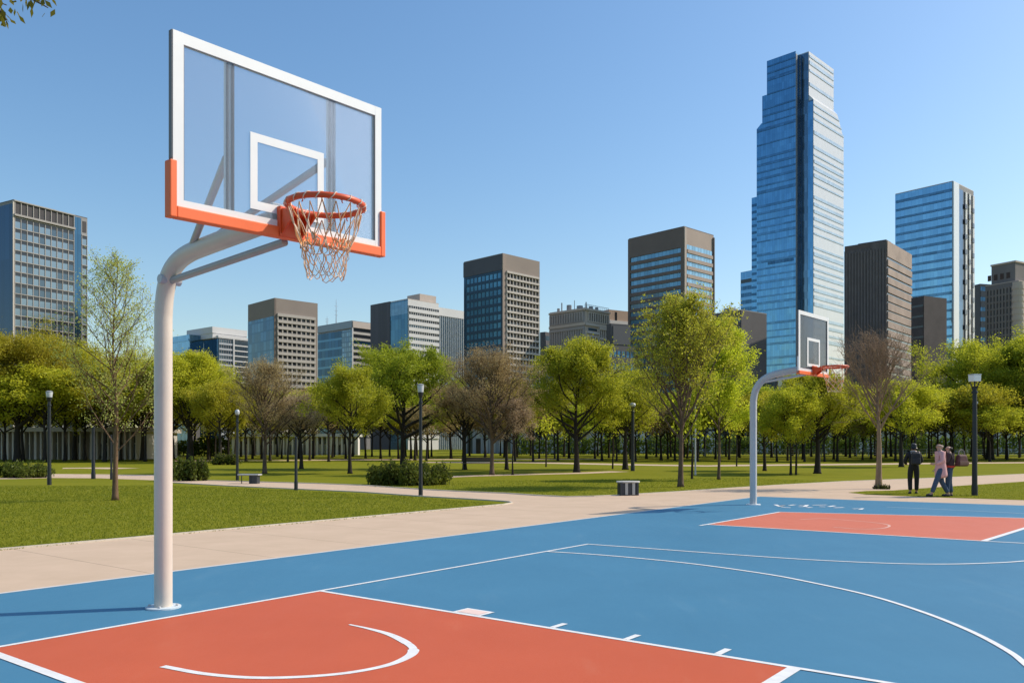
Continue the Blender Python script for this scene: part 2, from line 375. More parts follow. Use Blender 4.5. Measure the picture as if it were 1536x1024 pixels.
# grass blades over the nearest lawns: nobody could count them
def blades(polys, count, seed, hmin=.02, hmax=.045):
    rng = np.random.default_rng(seed); P = []
    for poly, cnt in polys:
        q = np.array([[G(*p).x, G(*p).y] for p in poly]); lo, hi = q.min(0), q.max(0); got = 0
        while got < cnt:
            s = lo + (hi-lo)*rng.random((cnt*2,2)); ins = np.zeros(len(s), bool); j = len(q)-1
            for i in range(len(q)):
                c = ((q[i,1] > s[:,1]) != (q[j,1] > s[:,1])) & (s[:,0] < (q[j,0]-q[i,0])*(s[:,1]-q[i,1])/(q[j,1]-q[i,1]+1e-12)+q[i,0])
                ins ^= c; j = i
            s = s[ins]; s = s[rng.random(len(s)) < np.clip((14/np.maximum(s[:,1],1))**1.2, .05, 1)]
            P.append(s[:cnt-got]); got += len(P[-1])
    P = np.concatenate(P); n = len(P)
    a = rng.random(n)*2*np.pi; h = hmin+(hmax-hmin)*rng.random(n)**1.5; wd = .007*(P[:,1]/13)**.8
    lean = rng.normal(0,.4,(n,2))*h[:,None]
    V = np.zeros((n,3,3)); dx = np.stack([np.cos(a),np.sin(a)],1)*wd[:,None]
    V[:,0,:2] = P-dx; V[:,1,:2] = P+dx; V[:,2,:2] = P+lean; V[:,2,2] = h
    me = bpy.data.meshes.new('grass'); me.vertices.add(3*n); me.vertices.foreach_set('co', V.ravel())
    me.loops.add(3*n); me.loops.foreach_set('vertex_index', np.arange(3*n,dtype=np.int32))
    me.polygons.add(n); me.polygons.foreach_set('loop_start', np.arange(0,3*n,3,dtype=np.int32)); me.polygons.foreach_set('loop_total', np.full(n,3,np.int32))
    me.materials.append(leaf_mat('grass_blade', (.19,.22,.016), (.27,.275,.025), .5)); me.update(calc_edges=True)
    o = bpy.data.objects.new('grass', me); C.objects.link(o); o['kind'] = 'stuff'
    return o
blades([([(-200,844.2),(0,825.6),(380,791.4),(755,757.2),(752,756),(380,789),(0,822),(-200,841)], 7000),
        ([(-200,843),(0,824),(380,790),(752,756.6),(640,746),(440,735),(250,728),(-200,730)], 75000),
        ([(1276,738.6),(1340,736),(1536,723),(1536,749.5),(1370,744)], 9000),
        ([(560,730),(850,744.6),(1000,738),(1260,722),(1100,716),(620,722)], 14000)], 0, 3)
# ------------------------------------------------------------------ basketball hoops
white_paint = mat('hoop_white', (.78,.77,.74), .4, noise=.03, nscale=4)
cream = mat('hoop_cream', (.66,.575,.485), .42, noise=.05, nscale=3, bump=.05, bscale=30)
steel = mat('hoop_grey_steel', (.30,.30,.31), .42, metal=.2, noise=.06, nscale=4)
lightsteel = mat('hoop_galvanised', (.50,.505,.51), .5, metal=.05, noise=.04, nscale=3)
dark = mat('rail_shade_dark', (.03,.03,.035), .5)
orange = mat('hoop_orange', (.92,.15,.03), .5, noise=.05, nscale=6)
rim_or = mat('rim_orange', (.70,.085,.014), .42, noise=.08, nscale=8)
def glass_board(name, tint, white, a):
    m = bpy.data.materials.new(name); m.use_nodes = True; nt = m.node_tree; N = nt.nodes; L = nt.links
    N.remove(N['Principled BSDF']); out = N['Material Output']
    tr = N.new('ShaderNodeBsdfTransparent'); tr.inputs[0].default_value = (*tint,1)
    df = N.new('ShaderNodeBsdfDiffuse'); df.inputs[0].default_value = (*white,1)
    gl = N.new('ShaderNodeBsdfGlossy'); gl.inputs['Roughness'].default_value = .03
    fr = N.new('ShaderNodeFresnel'); fr.inputs[0].default_value = 1.45
    s1 = N.new('ShaderNodeMixShader'); s1.inputs[0].default_value = a; L.new(tr.outputs[0], s1.inputs[1]); L.new(df.outputs[0], s1.inputs[2])
    ml = N.new('ShaderNodeMath'); ml.operation = 'MULTIPLY'; ml.inputs[1].default_value = .5; L.new(fr.outputs[0], ml.inputs[0])
    s2 = N.new('ShaderNodeMixShader'); L.new(ml.outputs[0], s2.inputs[0]); L.new(s1.outputs[0], s2.inputs[1]); L.new(gl.outputs[0], s2.inputs[2])
    L.new(s2.outputs[0], out.inputs[0]); return m
clear = glass_board('board_glass', (.93,.95,.965), (.66,.73,.80), .10)
smoked = glass_board('board_smoked_acrylic', (.50,.53,.58), (.18,.19,.21), .28)
cord_m = mat('net_cord', (.72,.34,.13), .8, noise=.25, nscale=14)
cordw_m = mat('net_cord_pale', (.80,.62,.46), .8, noise=.15, nscale=14)

def hoop(root, t, wd, zb, hh, shear, board_rz, rim_r, rim_x, rim_z, cfg):
    """root: pole base. local +x points from the pole into the court"""
    tilt = math.tan(shear)
    # pole + arm as one bent pipe
    m = MB(); m.tube(bend(cfg['pole']), cfg['r'], cfg['sides']); m.build('pole', cfg['pole_m'], root, smooth='auto')
    m = MB(); r0 = cfg['base_r']
    if cfg['plate']:
        m.lathe([(r0,.0),(r0,.022),(r0*.96,.026),(.12,.026)], 28)
        bp = m.build('base_plate', cfg['plate_m'], root, smooth='auto')
        for k in range(4):
            b = MB(); a = R(45+90*k); cx, cy = (r0-.035)*math.cos(a), (r0-.035)*math.sin(a)
            b.lathe([(.014,.026),(.014,.04),(.008,.046)], 6, (cx,cy)); b.build('bolt', lightsteel, bp)
    B = empty('backboard', (t,0,zb), board_rz); B.parent = root     # board frame: local x = facing, local y across
    def loc(x,y,z): return (x,y,z+y*tilt)
    def bar(mb, x0,x1,y0,y1,z0,z1):
        i = len(mb.v); mb.box(x0,x1,y0,y1,z0,z1)
        for k in range(i, len(mb.v)): mb.v[k] = loc(*mb.v[k])
    h2 = wd/2; fw = cfg['fw']; th = .022
    m = MB()
    bar(m,-th,th,-h2,-h2+fw,0,hh); bar(m,-th,th,h2-fw*.9,h2,0,hh)
    bar(m,-th+.001,th-.001,-h2+fw,h2-fw*.9,hh-fw,hh); bar(m,-th+.001,th-.001,-h2+fw,h2-fw*.9,0,fw*1.25)
    m.build('frame', white_paint, B)
    m = MB()
    bar(m,-th-.004,-th,-h2-.006,-h2+.012,.0,hh); bar(m,-th-.004,th-.003,-h2-.008,-h2-.0005,.42,hh)
    m.build('edge_seal', mat('seal_grey', (.16,.15,.15), .5), B); m = MB()
    bar(m,.008,th-.004,-h2+fw+.0,-h2+fw+.007,fw*1.25,hh-fw); bar(m,.008,th-.004,h2-fw*.9-.007,h2-fw*.9,fw*1.25,hh-fw)
    m.build('glass_gasket', mat('seal_grey', (.16,.15,.15), .5), B)
    m = MB(); bar(m,-.006,.006,-h2+fw,h2-fw*.9,fw*1.25,hh-fw); m.build('glass_panel', cfg['glass'], B)
    # painted aiming square, on the glass front
    sw, s0, s1, sb = cfg['sq']; m = MB()
    bar(m,.0065,.0105,-sw,-sw+sb,s0,s1); bar(m,.0065,.0105,sw-sb,sw,s0,s1)
    bar(m,.0065,.0104,-sw+sb,sw-sb,s1-sb,s1); bar(m,.0065,.0104,-sw+sb,sw-sb,s0,s0+sb)
    m.build('aiming_square', white_paint, B)
    # padding: U along the lower edge
    pu = cfg['pad']; m = MB()
    if pu:
        bar(m,-.04,.045,-h2-.035,-h2+.022,-.035,pu); bar(m,-.04,.045,h2-.022,h2+.035,-.035,pu)
    e = 0.022 if pu else -.0
    bar(m,-.0395,.0445,-h2+e,h2-e,-.035,.055)
    m.build('padding', orange, B, bevel=.008)
    for y in cfg['mull']:
        m = MB(); bar(m,-.07,-.03,y-.022,y+.022,.05,hh-.02); m.build('back_rail', white_paint, B)
        m = MB(); bar(m,-.029,-.008,y-.03,y-.018,.115,hh-.09); bar(m,-.029,-.008,y+.020,y+.036,.115,hh-.09); m.build('rail_shade_strip', dark, B)  # dark strips stand in for the shade lines along the rail
    if cfg.get('plate_back'):
        y0,y1,z0,z1 = cfg['plate_back']
        m = MB(); bar(m,-.06,-.028,y0,y1,z0,z1); m.build('mount_plate', white_paint, B, bevel=.006)
    # rim with bracket and gussets
    rx = rim_x; m = MB()
    ring = [(rx+rim_r*math.cos(a), rim_r*math.sin(a), rim_z) for a in (2*math.pi*k/56 for k in range(56))]
    m.tube(ring, cfg['rt'], 10, closed=True)
    rim = m.build('rim', rim_or, root, smooth=True); rim.location = B.location; rim.rotation_euler = B.rotation_euler
    m = MB(); bw = cfg['bw']
    bar(m,.0125,.06,-bw,bw,rim_z-.20,rim_z+.055)
    bar(m,.061,rx-rim_r+.012,-bw*.8,bw*.8,rim_z-.028,rim_z+.012)
    for y in (-bw*.82, bw*.82):
        y0, y1 = y-.008, y+.008
        i = len(m.v)
        P = [(.06,rim_z-.185),(rx-rim_r*.80,rim_z-.03),(rx-rim_r*.80,rim_z-.004),(.06,rim_z+.03)]
        m.v += [(p[0],y0,p[1]) for p in P] + [(p[0],y1,p[1]) for p in P]
        for f in ((0,1,2,3),(7,6,5,4),(0,4,5,1),(1,5,6,2),(2,6,7,3),(3,7,4,0)): m.f.append(tuple(i+k for k in f)); m.mi.append(0)
    m.build('rim_bracket', rim_or, rim, bevel=.004)
    # net hooks and net
    m = MB()
    for k in range(12):
        a = 2*math.pi*(k+.5)/12; cx, cy = rx+rim_r*math.cos(a), rim_r*math.sin(a)
        m.tube([(cx,cy,rim_z-.02),(cx,cy,rim_z-.045),(cx+.012*math.cos(a),cy+.012*math.sin(a),rim_z-.05)], .005, 5)
    m.build('net_hook', rim_or, rim)
    rg = random.Random(5); NN = cfg['nn']; cr = cfg['cr']; sc = rim_r/.31
    lev = [(-.035,.97),(-.19,.83),(-.335,.645),(-.38,.615),(-.455,.56),(-.53,.53),(-.59,.49)]
    pts = []
    for li,(dz,rr) in enumerate(lev):
        row = []
        for k in range(NN):
            a = 2*math.pi*(k+.5*(li%2))/NN + rg.uniform(-.05,.05)
            r = rim_r*rr*(1+rg.uniform(-.03,.03)); row.append(Vector((rx+r*math.cos(a), r*math.sin(a), rim_z+(dz+rg.uniform(-.012,.012))*sc)))
        pts.append(row)
    m = MB()
    for li in range(len(lev)-1):
        for k in range(NN):
            a = pts[li][k]
            for b in ((pts[li+1][k], pts[li+1][(k-1)%NN]) if li%2 == 0 else (pts[li+1][k], pts[li+1][(k+1)%NN])):
                mid = (a+b)/2 + Vector((rg.uniform(-.012,.012), rg.uniform(-.012,.012), -.012))
                m.cur = 0 if rg.random() < .55 else 1
                m.tube([a,mid,b], cr*(.9 if li < 3 else .75), 5, cap=False)
        if li in (2,):
            for k in range(NN):   # thick band of knots where the long loops end
                for _ in range(2):
                    p = pts[3][k] + Vector((rg.uniform(-.02,.02), rg.uniform(-.02,.02), rg.uniform(-.02,.05))); m.cur = rg.choice((0,1))
                    m.tube([p, p+Vector((rg.uniform(-.015,.015),rg.uniform(-.015,.015),.035)), p+Vector((rg.uniform(-.03,.03),rg.uniform(-.03,.03),.06))], cr*1.1, 5)
    for k in range(NN):          # loops over the rim
        a = math.atan2(pts[0][k].y, pts[0][k].x-rx); ca, sa = math.cos(a), math.sin(a); q = cfg['rt']+cr
        m.cur = 1
        loop = [Vector((rx+(rim_r+q*math.cos(u))*ca, (rim_r+q*math.cos(u))*sa, rim_z+q*math.sin(u))) + Vector((-sa,ca,0))*(.018*(u-1.5)) for u in (-1.4,-.3,.8,1.6,2.6,3.6,4.4)]
        m.tube(loop, cr*.9, 5)
        if k % 2: m.tube([pts[0][k], (pts[0][k]+pts[2][(k+1)%NN])/2+Vector((.01*ca,.01*sa,0)), pts[2][(k+1)%NN]], cr*.8, 5, cap=False)
    bot = pts[-1]
    for k in range(NN):
        if rg.random() < .75: m.cur = 1; m.tube([bot[k],(bot[k]+bot[(k+1)%NN])/2+Vector((0,0,-.02)),bot[(k+1)%NN]], cr*.8, 5, cap=False)
    no = m.build('net', [cord_m, cordw_m], root, smooth=True); no.location = B.location; no.rotation_euler = B.rotation_euler
    # braces from the arm
    for (a, b, r, s) in cfg['brace']:
        m = MB(); m.tube([a, b], r, s); m.build('brace', cfg['arm_m'], root, smooth='auto')
    for p in cfg.get('knob', []):
        m = MB(); m.tube([(p[0],p[1]-.11,p[2]),(p[0],p[1]+.11,p[2])], .045, 12); m.build('clamp_bolt', lightsteel, root, smooth='auto')

def bend(pts, k=6):
    return [tuple(p) for p in smooth([Vector(p) for p in pts], k)]

base = G(245,912)
near_hoop = empty('basketball_hoop', base, -R(37.8), 'large clear glass basketball hoop with orange padding on a thick cream pole', 'basketball hoop', 'basketball hoops along the baseline')
hoop(near_hoop, 2.02, 2.156, 3.466, 1.398, R(2.2), 0, .308, .50, .172, dict(
    pole=[(0,0,.0),(0,0,1.5),(0,0,2.75),(.008,0,3.02),(.045,0,3.22),(.13,0,3.375),(.27,0,3.475),(.46,0,3.53),(.7,0,3.555),(1.2,0,3.59),(1.93,0,3.64)],
    r=.088, sides=24, pole_m=cream, arm_m=mat('brace_steel', (.40,.39,.38), .45, metal=.15, noise=.05), base_r=.17, plate=True, plate_m=mat('base_plate_paint', (.55,.62,.66), .5, noise=.2, nscale=12),
    fw=.088, glass=clear, sq=(.385,.165,.80,.07), pad=.40, mull=(-.56,.50), plate_back=(-.14,.47,.035,.27),
    rt=.025, bw=.125, nn=17, cr=.0050,
    brace=[((.10,0,3.30),(1.95,.02,3.425),.036,12), ((.55,-.02,3.58),(1.94,-.55,4.0),.034,10), ((.75,.02,3.60),(1.94,.50,4.26),.034,10)], knob=[(.12,0,3.31)]))
far_hoop = empty('basketball_hoop', G(1130,757), -R(43), 'smaller looking smoked basketball hoop on a curved grey steel pole beyond the paler key', 'basketball hoop', 'basketball hoops along the baseline')
hoop(far_hoop, 1.707, 1.9, 3.52, 1.6, 0, 0, .335, .56, .17, dict(
    pole=[(0,0,0),(0,0,1.4),(0,0,2.7),(.012,0,2.95),(.07,0,3.18),(.2,0,3.38),(.4,0,3.52),(.7,0,3.61),(1.1,0,3.66),(1.64,0,3.70)],
    r=.095, sides=8, pole_m=lightsteel, arm_m=lightsteel, base_r=.2, plate=True, plate_m=mat('base_plate_pale', (.7,.74,.76), .5, noise=.2, nscale=12),
    fw=.10, glass=smoked, sq=(.40,.2,.95,.075), pad=.0, mull=(), plate_back=(-.14,.14,.06,.42),
    rt=.026, bw=.12, nn=9, cr=.0055, brace=[((.35,0,3.40),(1.66,.0,3.56),.035,8)]))
# the far hoop's pad is only a low bar

# ------------------------------------------------------------------ lamp posts, posts, benches
post_m = mat('post_black', (.018,.022,.026), .45, noise=.3, nscale=6, spec=.4)
lens_m = mat('lamp_lens', (.50,.52,.54), .3, noise=.05)
capm = mat('lamp_cap', (.30,.31,.32), .4)
def lamp(px, by, ty, label, style='bowl', r=.07):
    b = G(px, by); h = EYE + (HOR-ty)/F*b.y
    root = empty('street_lamp', b, rnd.uniform(0,3), label, 'street lamp', 'lamp posts in the park')
    m = MB(); m.lathe([(r*1.15,0),(r*1.15,.3),(r*1.05,.36),(r,.42),(r*.8,h-.62),(r*.72,h-.42)], 14); m.build('post', post_m, root, smooth='auto')
    m = MB(); m.lathe([(r*1.0,h-.62),(r*1.15,h-.58),(r*1.0,h-.54)], 12); m.build('collar', post_m, root, smooth='auto')
    if style == 'bowl':
        m = MB(); m.lathe([(r*.75,h-.42),(r*1.3,h-.34),(r*1.5,h-.24)], 14); m.build('lamp_holder', post_m, root, smooth='auto')
        m = MB(); m.lathe([(r*1.45,h-.24),(r*1.75,h-.05),(r*1.65,h-.02)], 14); m.build('lamp_lens', lens_m, root, smooth='auto')
        m = MB(); m.lathe([(r*1.85,h-.02),(r*1.85,h),(r*1.0,h+.03)], 14); m.build('lamp_cap', capm, root, smooth='auto')
    elif style == 'box':
        m = MB(); m.lathe([(r*.75,h-.42),(r*1.2,h-.38)], 12)
        for k in range(4):
            a = R(45+90*k); m.tube([(r*.6*math.cos(a), r*.6*math.sin(a), h-.5),(.14*math.cos(a),.14*math.sin(a),h-.22)], .018, 6)
        m.build('lamp_holder', post_m, root)
        m = MB(); m.prism([(-.13,-.13),(.13,-.13),(.13,.13),(-.13,.13)], h-.22, h-.01, top=[(-.135,-.135),(.135,-.135),(.135,.135),(-.135,.135)]); m.build('lamp_lens', mat('lantern_white', (.82,.82,.80), .35), root, bevel=.01)
        m = MB(); m.box(-.142,.142,-.142,.142,h-.009,h+.02); m.build('lamp_cap', lens_m, root, bevel=.006)
        m = MB(); m.box(.05,.10,-.03,.03,h-.95,h-.88); m.build('sensor', lens_m, root)
    elif style == 'globe':
        m = MB(); m.lathe([(r*.75,h-.42),(r*1.2,h-.30),(r*1.3,h-.26)], 12); m.build('lamp_holder', post_m, root, smooth='auto')
        m = MB(); m.lathe([(r*1.2,h-.26),(r*1.55,h-.19),(r*1.7,h-.12),(r*1.45,h-.04),(r*.7,h)], 14); m.build('lamp_globe', lens_m, root, smooth=True)
    else:
        m = MB(); m.lathe([(r*.74,h-.42),(r*.74,h-.02),(r*.5,h)], 12); m.build('post_top', post_m, root, smooth='auto')
    return root
lamp(74,727,587,'black street lamp with a flat pale cap on the lawn beside the left shrub', 'bowl', .075)
lamp(631,744,577,'tall black street lamp with a glass bowl head standing by the big shrub','bowl',.062)
lamp(356,720,614,'black street lamp with a small globe head just left of the small bench','globe',.065)
lamp(1462,743,562,'black street lamp with a white box lantern near the walking people','box',.085)
lamp(949,706,604,'distant black street lamp among trees behind the short slatted stool bench','globe',.12)
def slim_post(px, by, ty, r, label):
    b = G(px, by); h = EYE + (HOR-ty)/F*b.y
    o = empty('slim_post', b, 0, label, 'post', 'slim posts among the trees')
    m = MB(); m.lathe([(r*1.2,0),(r*1.2,.3),(r,.36),(r*.85,h-.05)], 12); m.build('shaft', post_m, o, smooth='auto')
    m = MB(); m.lathe([(r*.95,h-.05),(r*.95,h-.01),(r*.5,h)], 12); m.build('cap', post_m, o, smooth='auto')
slim_post(444,735,655,.058,'slim black post without a lamp at the edge of the near lawn')
slim_post(140,718,640,.085,'dark thin post by the left path, nearer to the corner lamp')
slim_post(167,719,652,.05,'dark very thin post by the left path, just behind the airy tree')
b = G(1043,712); o = empty('street_lamp', b, 0, 'thin pale grey lamp pole with a short side arm behind the tall tree','street lamp','lamp posts in the park')
m = MB(); m.lathe([(.06,0),(.05,.4),(.035,4.1)], 8); m.build('post', lightsteel, o, smooth='auto')
m = MB(); m.tube([(0,0,4.05),(.1,0,4.2),(.45,0,4.28)], .025, 6); m.build('arm', lightsteel, o); m = MB(); m.box(.35,.7,-.06,.06,4.25,4.31); m.build('lamp_head', lens_m, o)

conc = mat('bench_top_concrete', (.55,.54,.50), .8, noise=.1, nscale=9)
bdark = mat('bench_dark_metal', (.035,.04,.05), .5)
bpale = mat('bench_pale_panel', (.42,.42,.40), .6)
b = G(942,742.5); bench = empty('stool_bench', b, R(8), 'short bench with a pale rounded top and dark striped pedestal by the path', 'bench')
m = MB(); pr = []
for k in range(28):
    a = 2*math.pi*k/28; pr.append((.41*math.cos(a)*(1 if abs(math.cos(a)) < .8 else .97), .24*math.sin(a)))
m.prism(pr, .425, .475); m.build('seat', conc, bench, bevel=.01)
m = MB(); m.box(-.31,.31,-.17,.17,0.0,.425); m.build('pedestal', bdark, bench)
for x in (-.10,.14): m = MB(); m.box(x-.045,x+.045,-.195,-.172,.03,.42); m.build('panel', bpale, bench)
for x in (-.28,.28): m = MB(); m.box(x-.03,x+.03,-.20,.20,.0,.424); m.build('leg', bdark, bench)
b = G(383,725); bench2 = empty('stone_bench', b, R(-6), 'long flat topped bench on a dark pedestal beside the left path', 'bench')
m = MB(); m.box(-.72,.22,-.22,.22,.36,.42); m.build('seat', mat('bench_top_grey', (.40,.41,.40), .7, noise=.1), bench2, bevel=.012)
m = MB(); m.box(-.19,.14,-.16,.16,0,.36); m.build('pedestal', bdark, bench2)
for x in (-.17,.12): m = MB(); m.box(x-.035,x+.035,-.19,-.163,0,.355); m.build('leg', bdark, bench2)
m = MB(); m.tube([(-.62,0,0),(-.62,0,.36)], .02, 8); m.build('support', bdark, bench2)
# small park bench far off under the brown trees, and low posts
def far_bench(px, by, w_, label):
    b = G(px, by); o = empty('park_bench', b, 0, label, 'bench')
    m = MB()
    for y in (-.2,0,.2): m.box(-w_/2,w_/2,y-.08,y+.08,.42,.46)
    m.build('seat', mat('bench_wood', (.14,.10,.07), .7), o)
    m = MB(); m.box(-w_/2,w_/2,.26,.29,.55,.85); m.build('backrest', mat('bench_wood', (.14,.10,.07), .7), o)
    for x in (-w_/2+.15, w_/2-.15):
        m = MB(); m.box(x-.03,x+.03,-.24,.28,0,.42); m.build('leg', bdark, o)
far_bench(716,704,2.2,'small dark park bench on the grass under the brown trees')
# ------------------------------------------------------------------ trees
bark = mat('bark_brown', (.125,.088,.062), .9, noise=.35, nscale=9, bump=.5, bscale=30, stretch=(1,1,.25), spec=.2)
barkd = mat('bark_dark', (.035,.029,.024), .9, noise=.3, nscale=9, bump=.4, bscale=30, stretch=(1,1,.25), spec=.2)
barkt = mat('bark_tan', (.27,.185,.12), .9, noise=.3, nscale=9, bump=.4, bscale=30, stretch=(1,1,.25), spec=.2)
LEAF = {
 'lime':  leaf_mat('leaf_lime', (.43,.46,.025), (.62,.61,.05), .57),
 'green': leaf_mat('leaf_green', (.36,.41,.025), (.57,.57,.045), .57),
 'deep':  leaf_mat('leaf_deep_green', (.25,.32,.022), (.44,.47,.036), .55),
 'olive': leaf_mat('leaf_olive', (.41,.40,.025), (.58,.53,.045), .57),
 'airy':  leaf_mat('leaf_airy', (.44,.47,.09), (.62,.63,.18), .57),
 'spring': leaf_mat('leaf_spring', (.44,.48,.035), (.62,.64,.08), .58),
 'brown': leaf_mat('bud_brown', (.34,.24,.11), (.47,.35,.17), .45),
 'tan':   leaf_mat('bud_tan', (.38,.265,.17), (.48,.36,.24), .4),
 'shrub': leaf_mat('leaf_shrub', (.085,.125,.018), (.17,.205,.03), .45),
}
def tree_mesh(seed, H, th, cw, n_limb=22, n_leaf=6000, leaf=.15, prof='round', up=.8, r0=None, fork=False, twigs=True, low=.45, subs=6, spread=.16, leader=.93, twr=.006, aspect=.55, dens=4.2, fine=.63, pw=2.2, lr=1.0):
    rg = random.Random(seed); rn = np.random.default_rng(seed)
    r0 = r0 or H*.017; m = MB(); n_leaf = int(n_leaf*dens); leaf *= fine
    def env(t):                                     # crown radius over height 0..1
        if prof == 'round': return cw/2*max(.05, math.sin(math.pi*min(1,(t*.86+.13)))**.55) * (1 if t < .6 else 1-.25*((t-.6)/.4)**2)
        if prof == 'cone': return cw/2*max(.05, min(1,(t+.12)/.35)**.7*(1-.92*max(0,(t-.25)/.75)**1.15))
        if prof == 'vase': return cw/2*max(.05, (.35+.65*min(1,t/.6))*(1-.5*max(0,(t-.7)/.3)**2))
        if prof == 'egg': return cw/2*max(.05, math.sin(math.pi*(.12+.84*t**.85))**.7)
    lean = Vector((rg.uniform(-.015,.015), rg.uniform(-.015,.015), 0))
    def trunk_pt(h): return Vector((lean.x*h+.05*math.sin(h*1.3+seed)*min(1,h/H*2), lean.y*h+.05*math.cos(h*1.1+seed)*min(1,h/H*2)-.05*math.cos(seed)*min(1,h/H*2), h))
    topH = H*leader
    hs = [0,.02*H,.05*H] + [H*(.1+.83*k/12)*leader/.93 for k in range(13)]
    m.tube([trunk_pt(h) for h in hs], [r0*1.35,r0*1.1,r0*1.0] + [max(.012, r0*(1-.95*((h/topH)**(.85)))*1.0) for h in hs[3:]], 8)
    tips = []
    def walk(p, d, L, r, lvl, segs, sides):
        pts = [p]; rs = [r]; q = p.copy(); dd = d.copy()
        for k in range(segs):
            dd = (dd + Vector((rg.gauss(0,.13), rg.gauss(0,.13), rg.gauss(0,.09)+(.10 if lvl < 2 else .04)*up))).normalized()
            q = q + dd*(L/segs); pts.append(q.copy()); rs.append(max(twr*.7, r*(1-.85*(k+1)/segs)))
        m.tube(pts, rs, sides, cap=False)
        return pts, rs
    nl = n_limb
    for i in range(nl):
        t = ((i+.5)/nl)**.9; hb = th + (topH-th)*t*.9
        az = i*2.39996 + rg.uniform(-.4,.4)
        el = math.atan(up*rg.uniform(.75,1.25)) * (1 if t < .75 else 1.1)
        Rr = 0; tb = (hb-th*.8)/(H-th*.8)
        for _ in range(4): Rr = (Rr + env(max(.02, min(1, tb + Rr*math.tan(el)*1.1/(H-th*.8)))))/2
        Rr *= rg.uniform(.85,1.15)
        L = Rr/max(.35, math.cos(el))*1.15
        if hb + L*math.sin(el)*1.05 > H*1.02: L = max(.25, (H*1.02-hb)/math.sin(el)/1.05)
        d = Vector((math.cos(az)*math.cos(el), math.sin(az)*math.cos(el), math.sin(el)))
        r = min(r0*.55, (.010+.018*L)*lr) * (1.5 if fork and i < 4 else 1)
        P, RS = walk(trunk_pt(hb), d, L, r, 0, 5, 5)
        for s_ in range(subs):
            f = .22 + .78*(s_+rg.random()*.8)/subs; k = min(4, int(f*5)); u = f*5-k
            p = P[k].lerp(P[k+1], min(1,u)); base = (P[k+1]-P[k]).normalized()
            rv = Vector((rg.gauss(0,1), rg.gauss(0,1), rg.gauss(.25,.7))).normalized()
            d2 = (base*.9+rv*.85).normalized(); L2 = L*(.5-.22*f)*rg.uniform(.7,1.25)
            P2, _ = walk(p, d2, L2, max(twr, r*.42*(1-f*.5)), 1, 3, 4)
            tips.append((P2[-1], L2))
            if twigs:
                for q_ in range(4):
                    f2 = .2+.8*(q_+rg.random())/4; k2 = min(2, int(f2*3)); p3 = P2[k2].lerp(P2[k2+1], min(1,f2*3-k2))
                    rv = Vector((rg.gauss(0,1), rg.gauss(0,1), rg.gauss(.3,.7))).normalized()
                    d3 = ((P2[k2+1]-P2[k2]).normalized()+rv).normalized(); L3 = max(.15, L2*.5*rg.uniform(.6,1.2))
                    P3, _ = walk(p3, d3, L3, twr, 2, 2, 3)
                    tips.append((P3[-1], L3)); tips.append((P3[1], L3))
            else: tips.append((P2[1], L2)); tips.append((P2[2], L2))
    T = np.array([tuple(p) for p,_ in tips]); LL = np.array([l for _,l in tips])
    # clusters: some twigs carry many leaves, some few, so that the crown has gaps
    wgt = rn.gamma(pw, 1, len(T)); wgt[T[:,2] < th*low*1.2] *= .1; wgt /= wgt.sum()
    idx = rn.choice(len(T), n_leaf, p=wgt)
    P = T[idx] + rn.normal(0,1,(n_leaf,3))*(spread*np.array([1,1,.8]))
    P[:,2] = np.maximum(P[:,2], th*.75)
    sz = leaf*rn.uniform(.6,1.25,n_leaf)
    nl_ = rn.normal(0,1,(n_leaf,3)) + np.array([.45,-.1,.75]); nl_ /= np.linalg.norm(nl_,axis=1)[:,None]
    a = np.cross(nl_, rn.normal(0,1,(n_leaf,3))); a /= np.linalg.norm(a,axis=1)[:,None]
    b = np.cross(nl_, a); b /= np.linalg.norm(b,axis=1)[:,None]
    V = np.stack([P-a*sz[:,None]*.5, P+b*sz[:,None]*aspect*.5, P+a*sz[:,None]*.5, P-b*sz[:,None]*aspect*.5],1)
    me = bpy.data.meshes.new('crown'); me.vertices.add(4*n_leaf); me.vertices.foreach_set('co', V.ravel())
    me.loops.add(4*n_leaf); me.loops.foreach_set('vertex_index', np.arange(4*n_leaf,dtype=np.int32))
    me.polygons.add(n_leaf); me.polygons.foreach_set('loop_start', np.arange(0,4*n_leaf,4,dtype=np.int32)); me.polygons.foreach_set('loop_total', np.full(n_leaf,4,np.int32))
    me.materials.append(LEAF['green']); me.update(calc_edges=True)
    return m.mesh('trunk', bark, smooth=True), me
def plant(meshes, loc, scale, rz, leafkind, barkm, label, name='park_tree', group=None, cat='tree', sxy=1.0):
    o = empty(name, loc, rz, label, cat, group); o.scale = (scale*sxy, scale*sxy, scale)
    t = bpy.data.objects.new('trunk', meshes[0]); c = bpy.data.objects.new('crown', meshes[1])
    for q, mm in ((t, barkm), (c, LEAF[leafkind])):
        C.objects.link(q); q.parent = o; q.material_slots[0].link = 'OBJECT'; q.material_slots[0].material = mm
    return o
def tree_at(px, by, ty, wpx, kind, leafkind, barkm, label, seed, **kw):
    b = G(px, by); H = EYE+(HOR-ty)/F*b.y; cw = wpx/F*b.y*1.16; H *= .965
    k = dict(kw); th = k.pop('thf', .28)*H
    return plant(tree_mesh(seed, H, th, cw, **k), b, 1, 0, leafkind, barkm, label, name={'bare':'bare_tree'}.get(kind,'park_tree'), group='trees standing in the park')

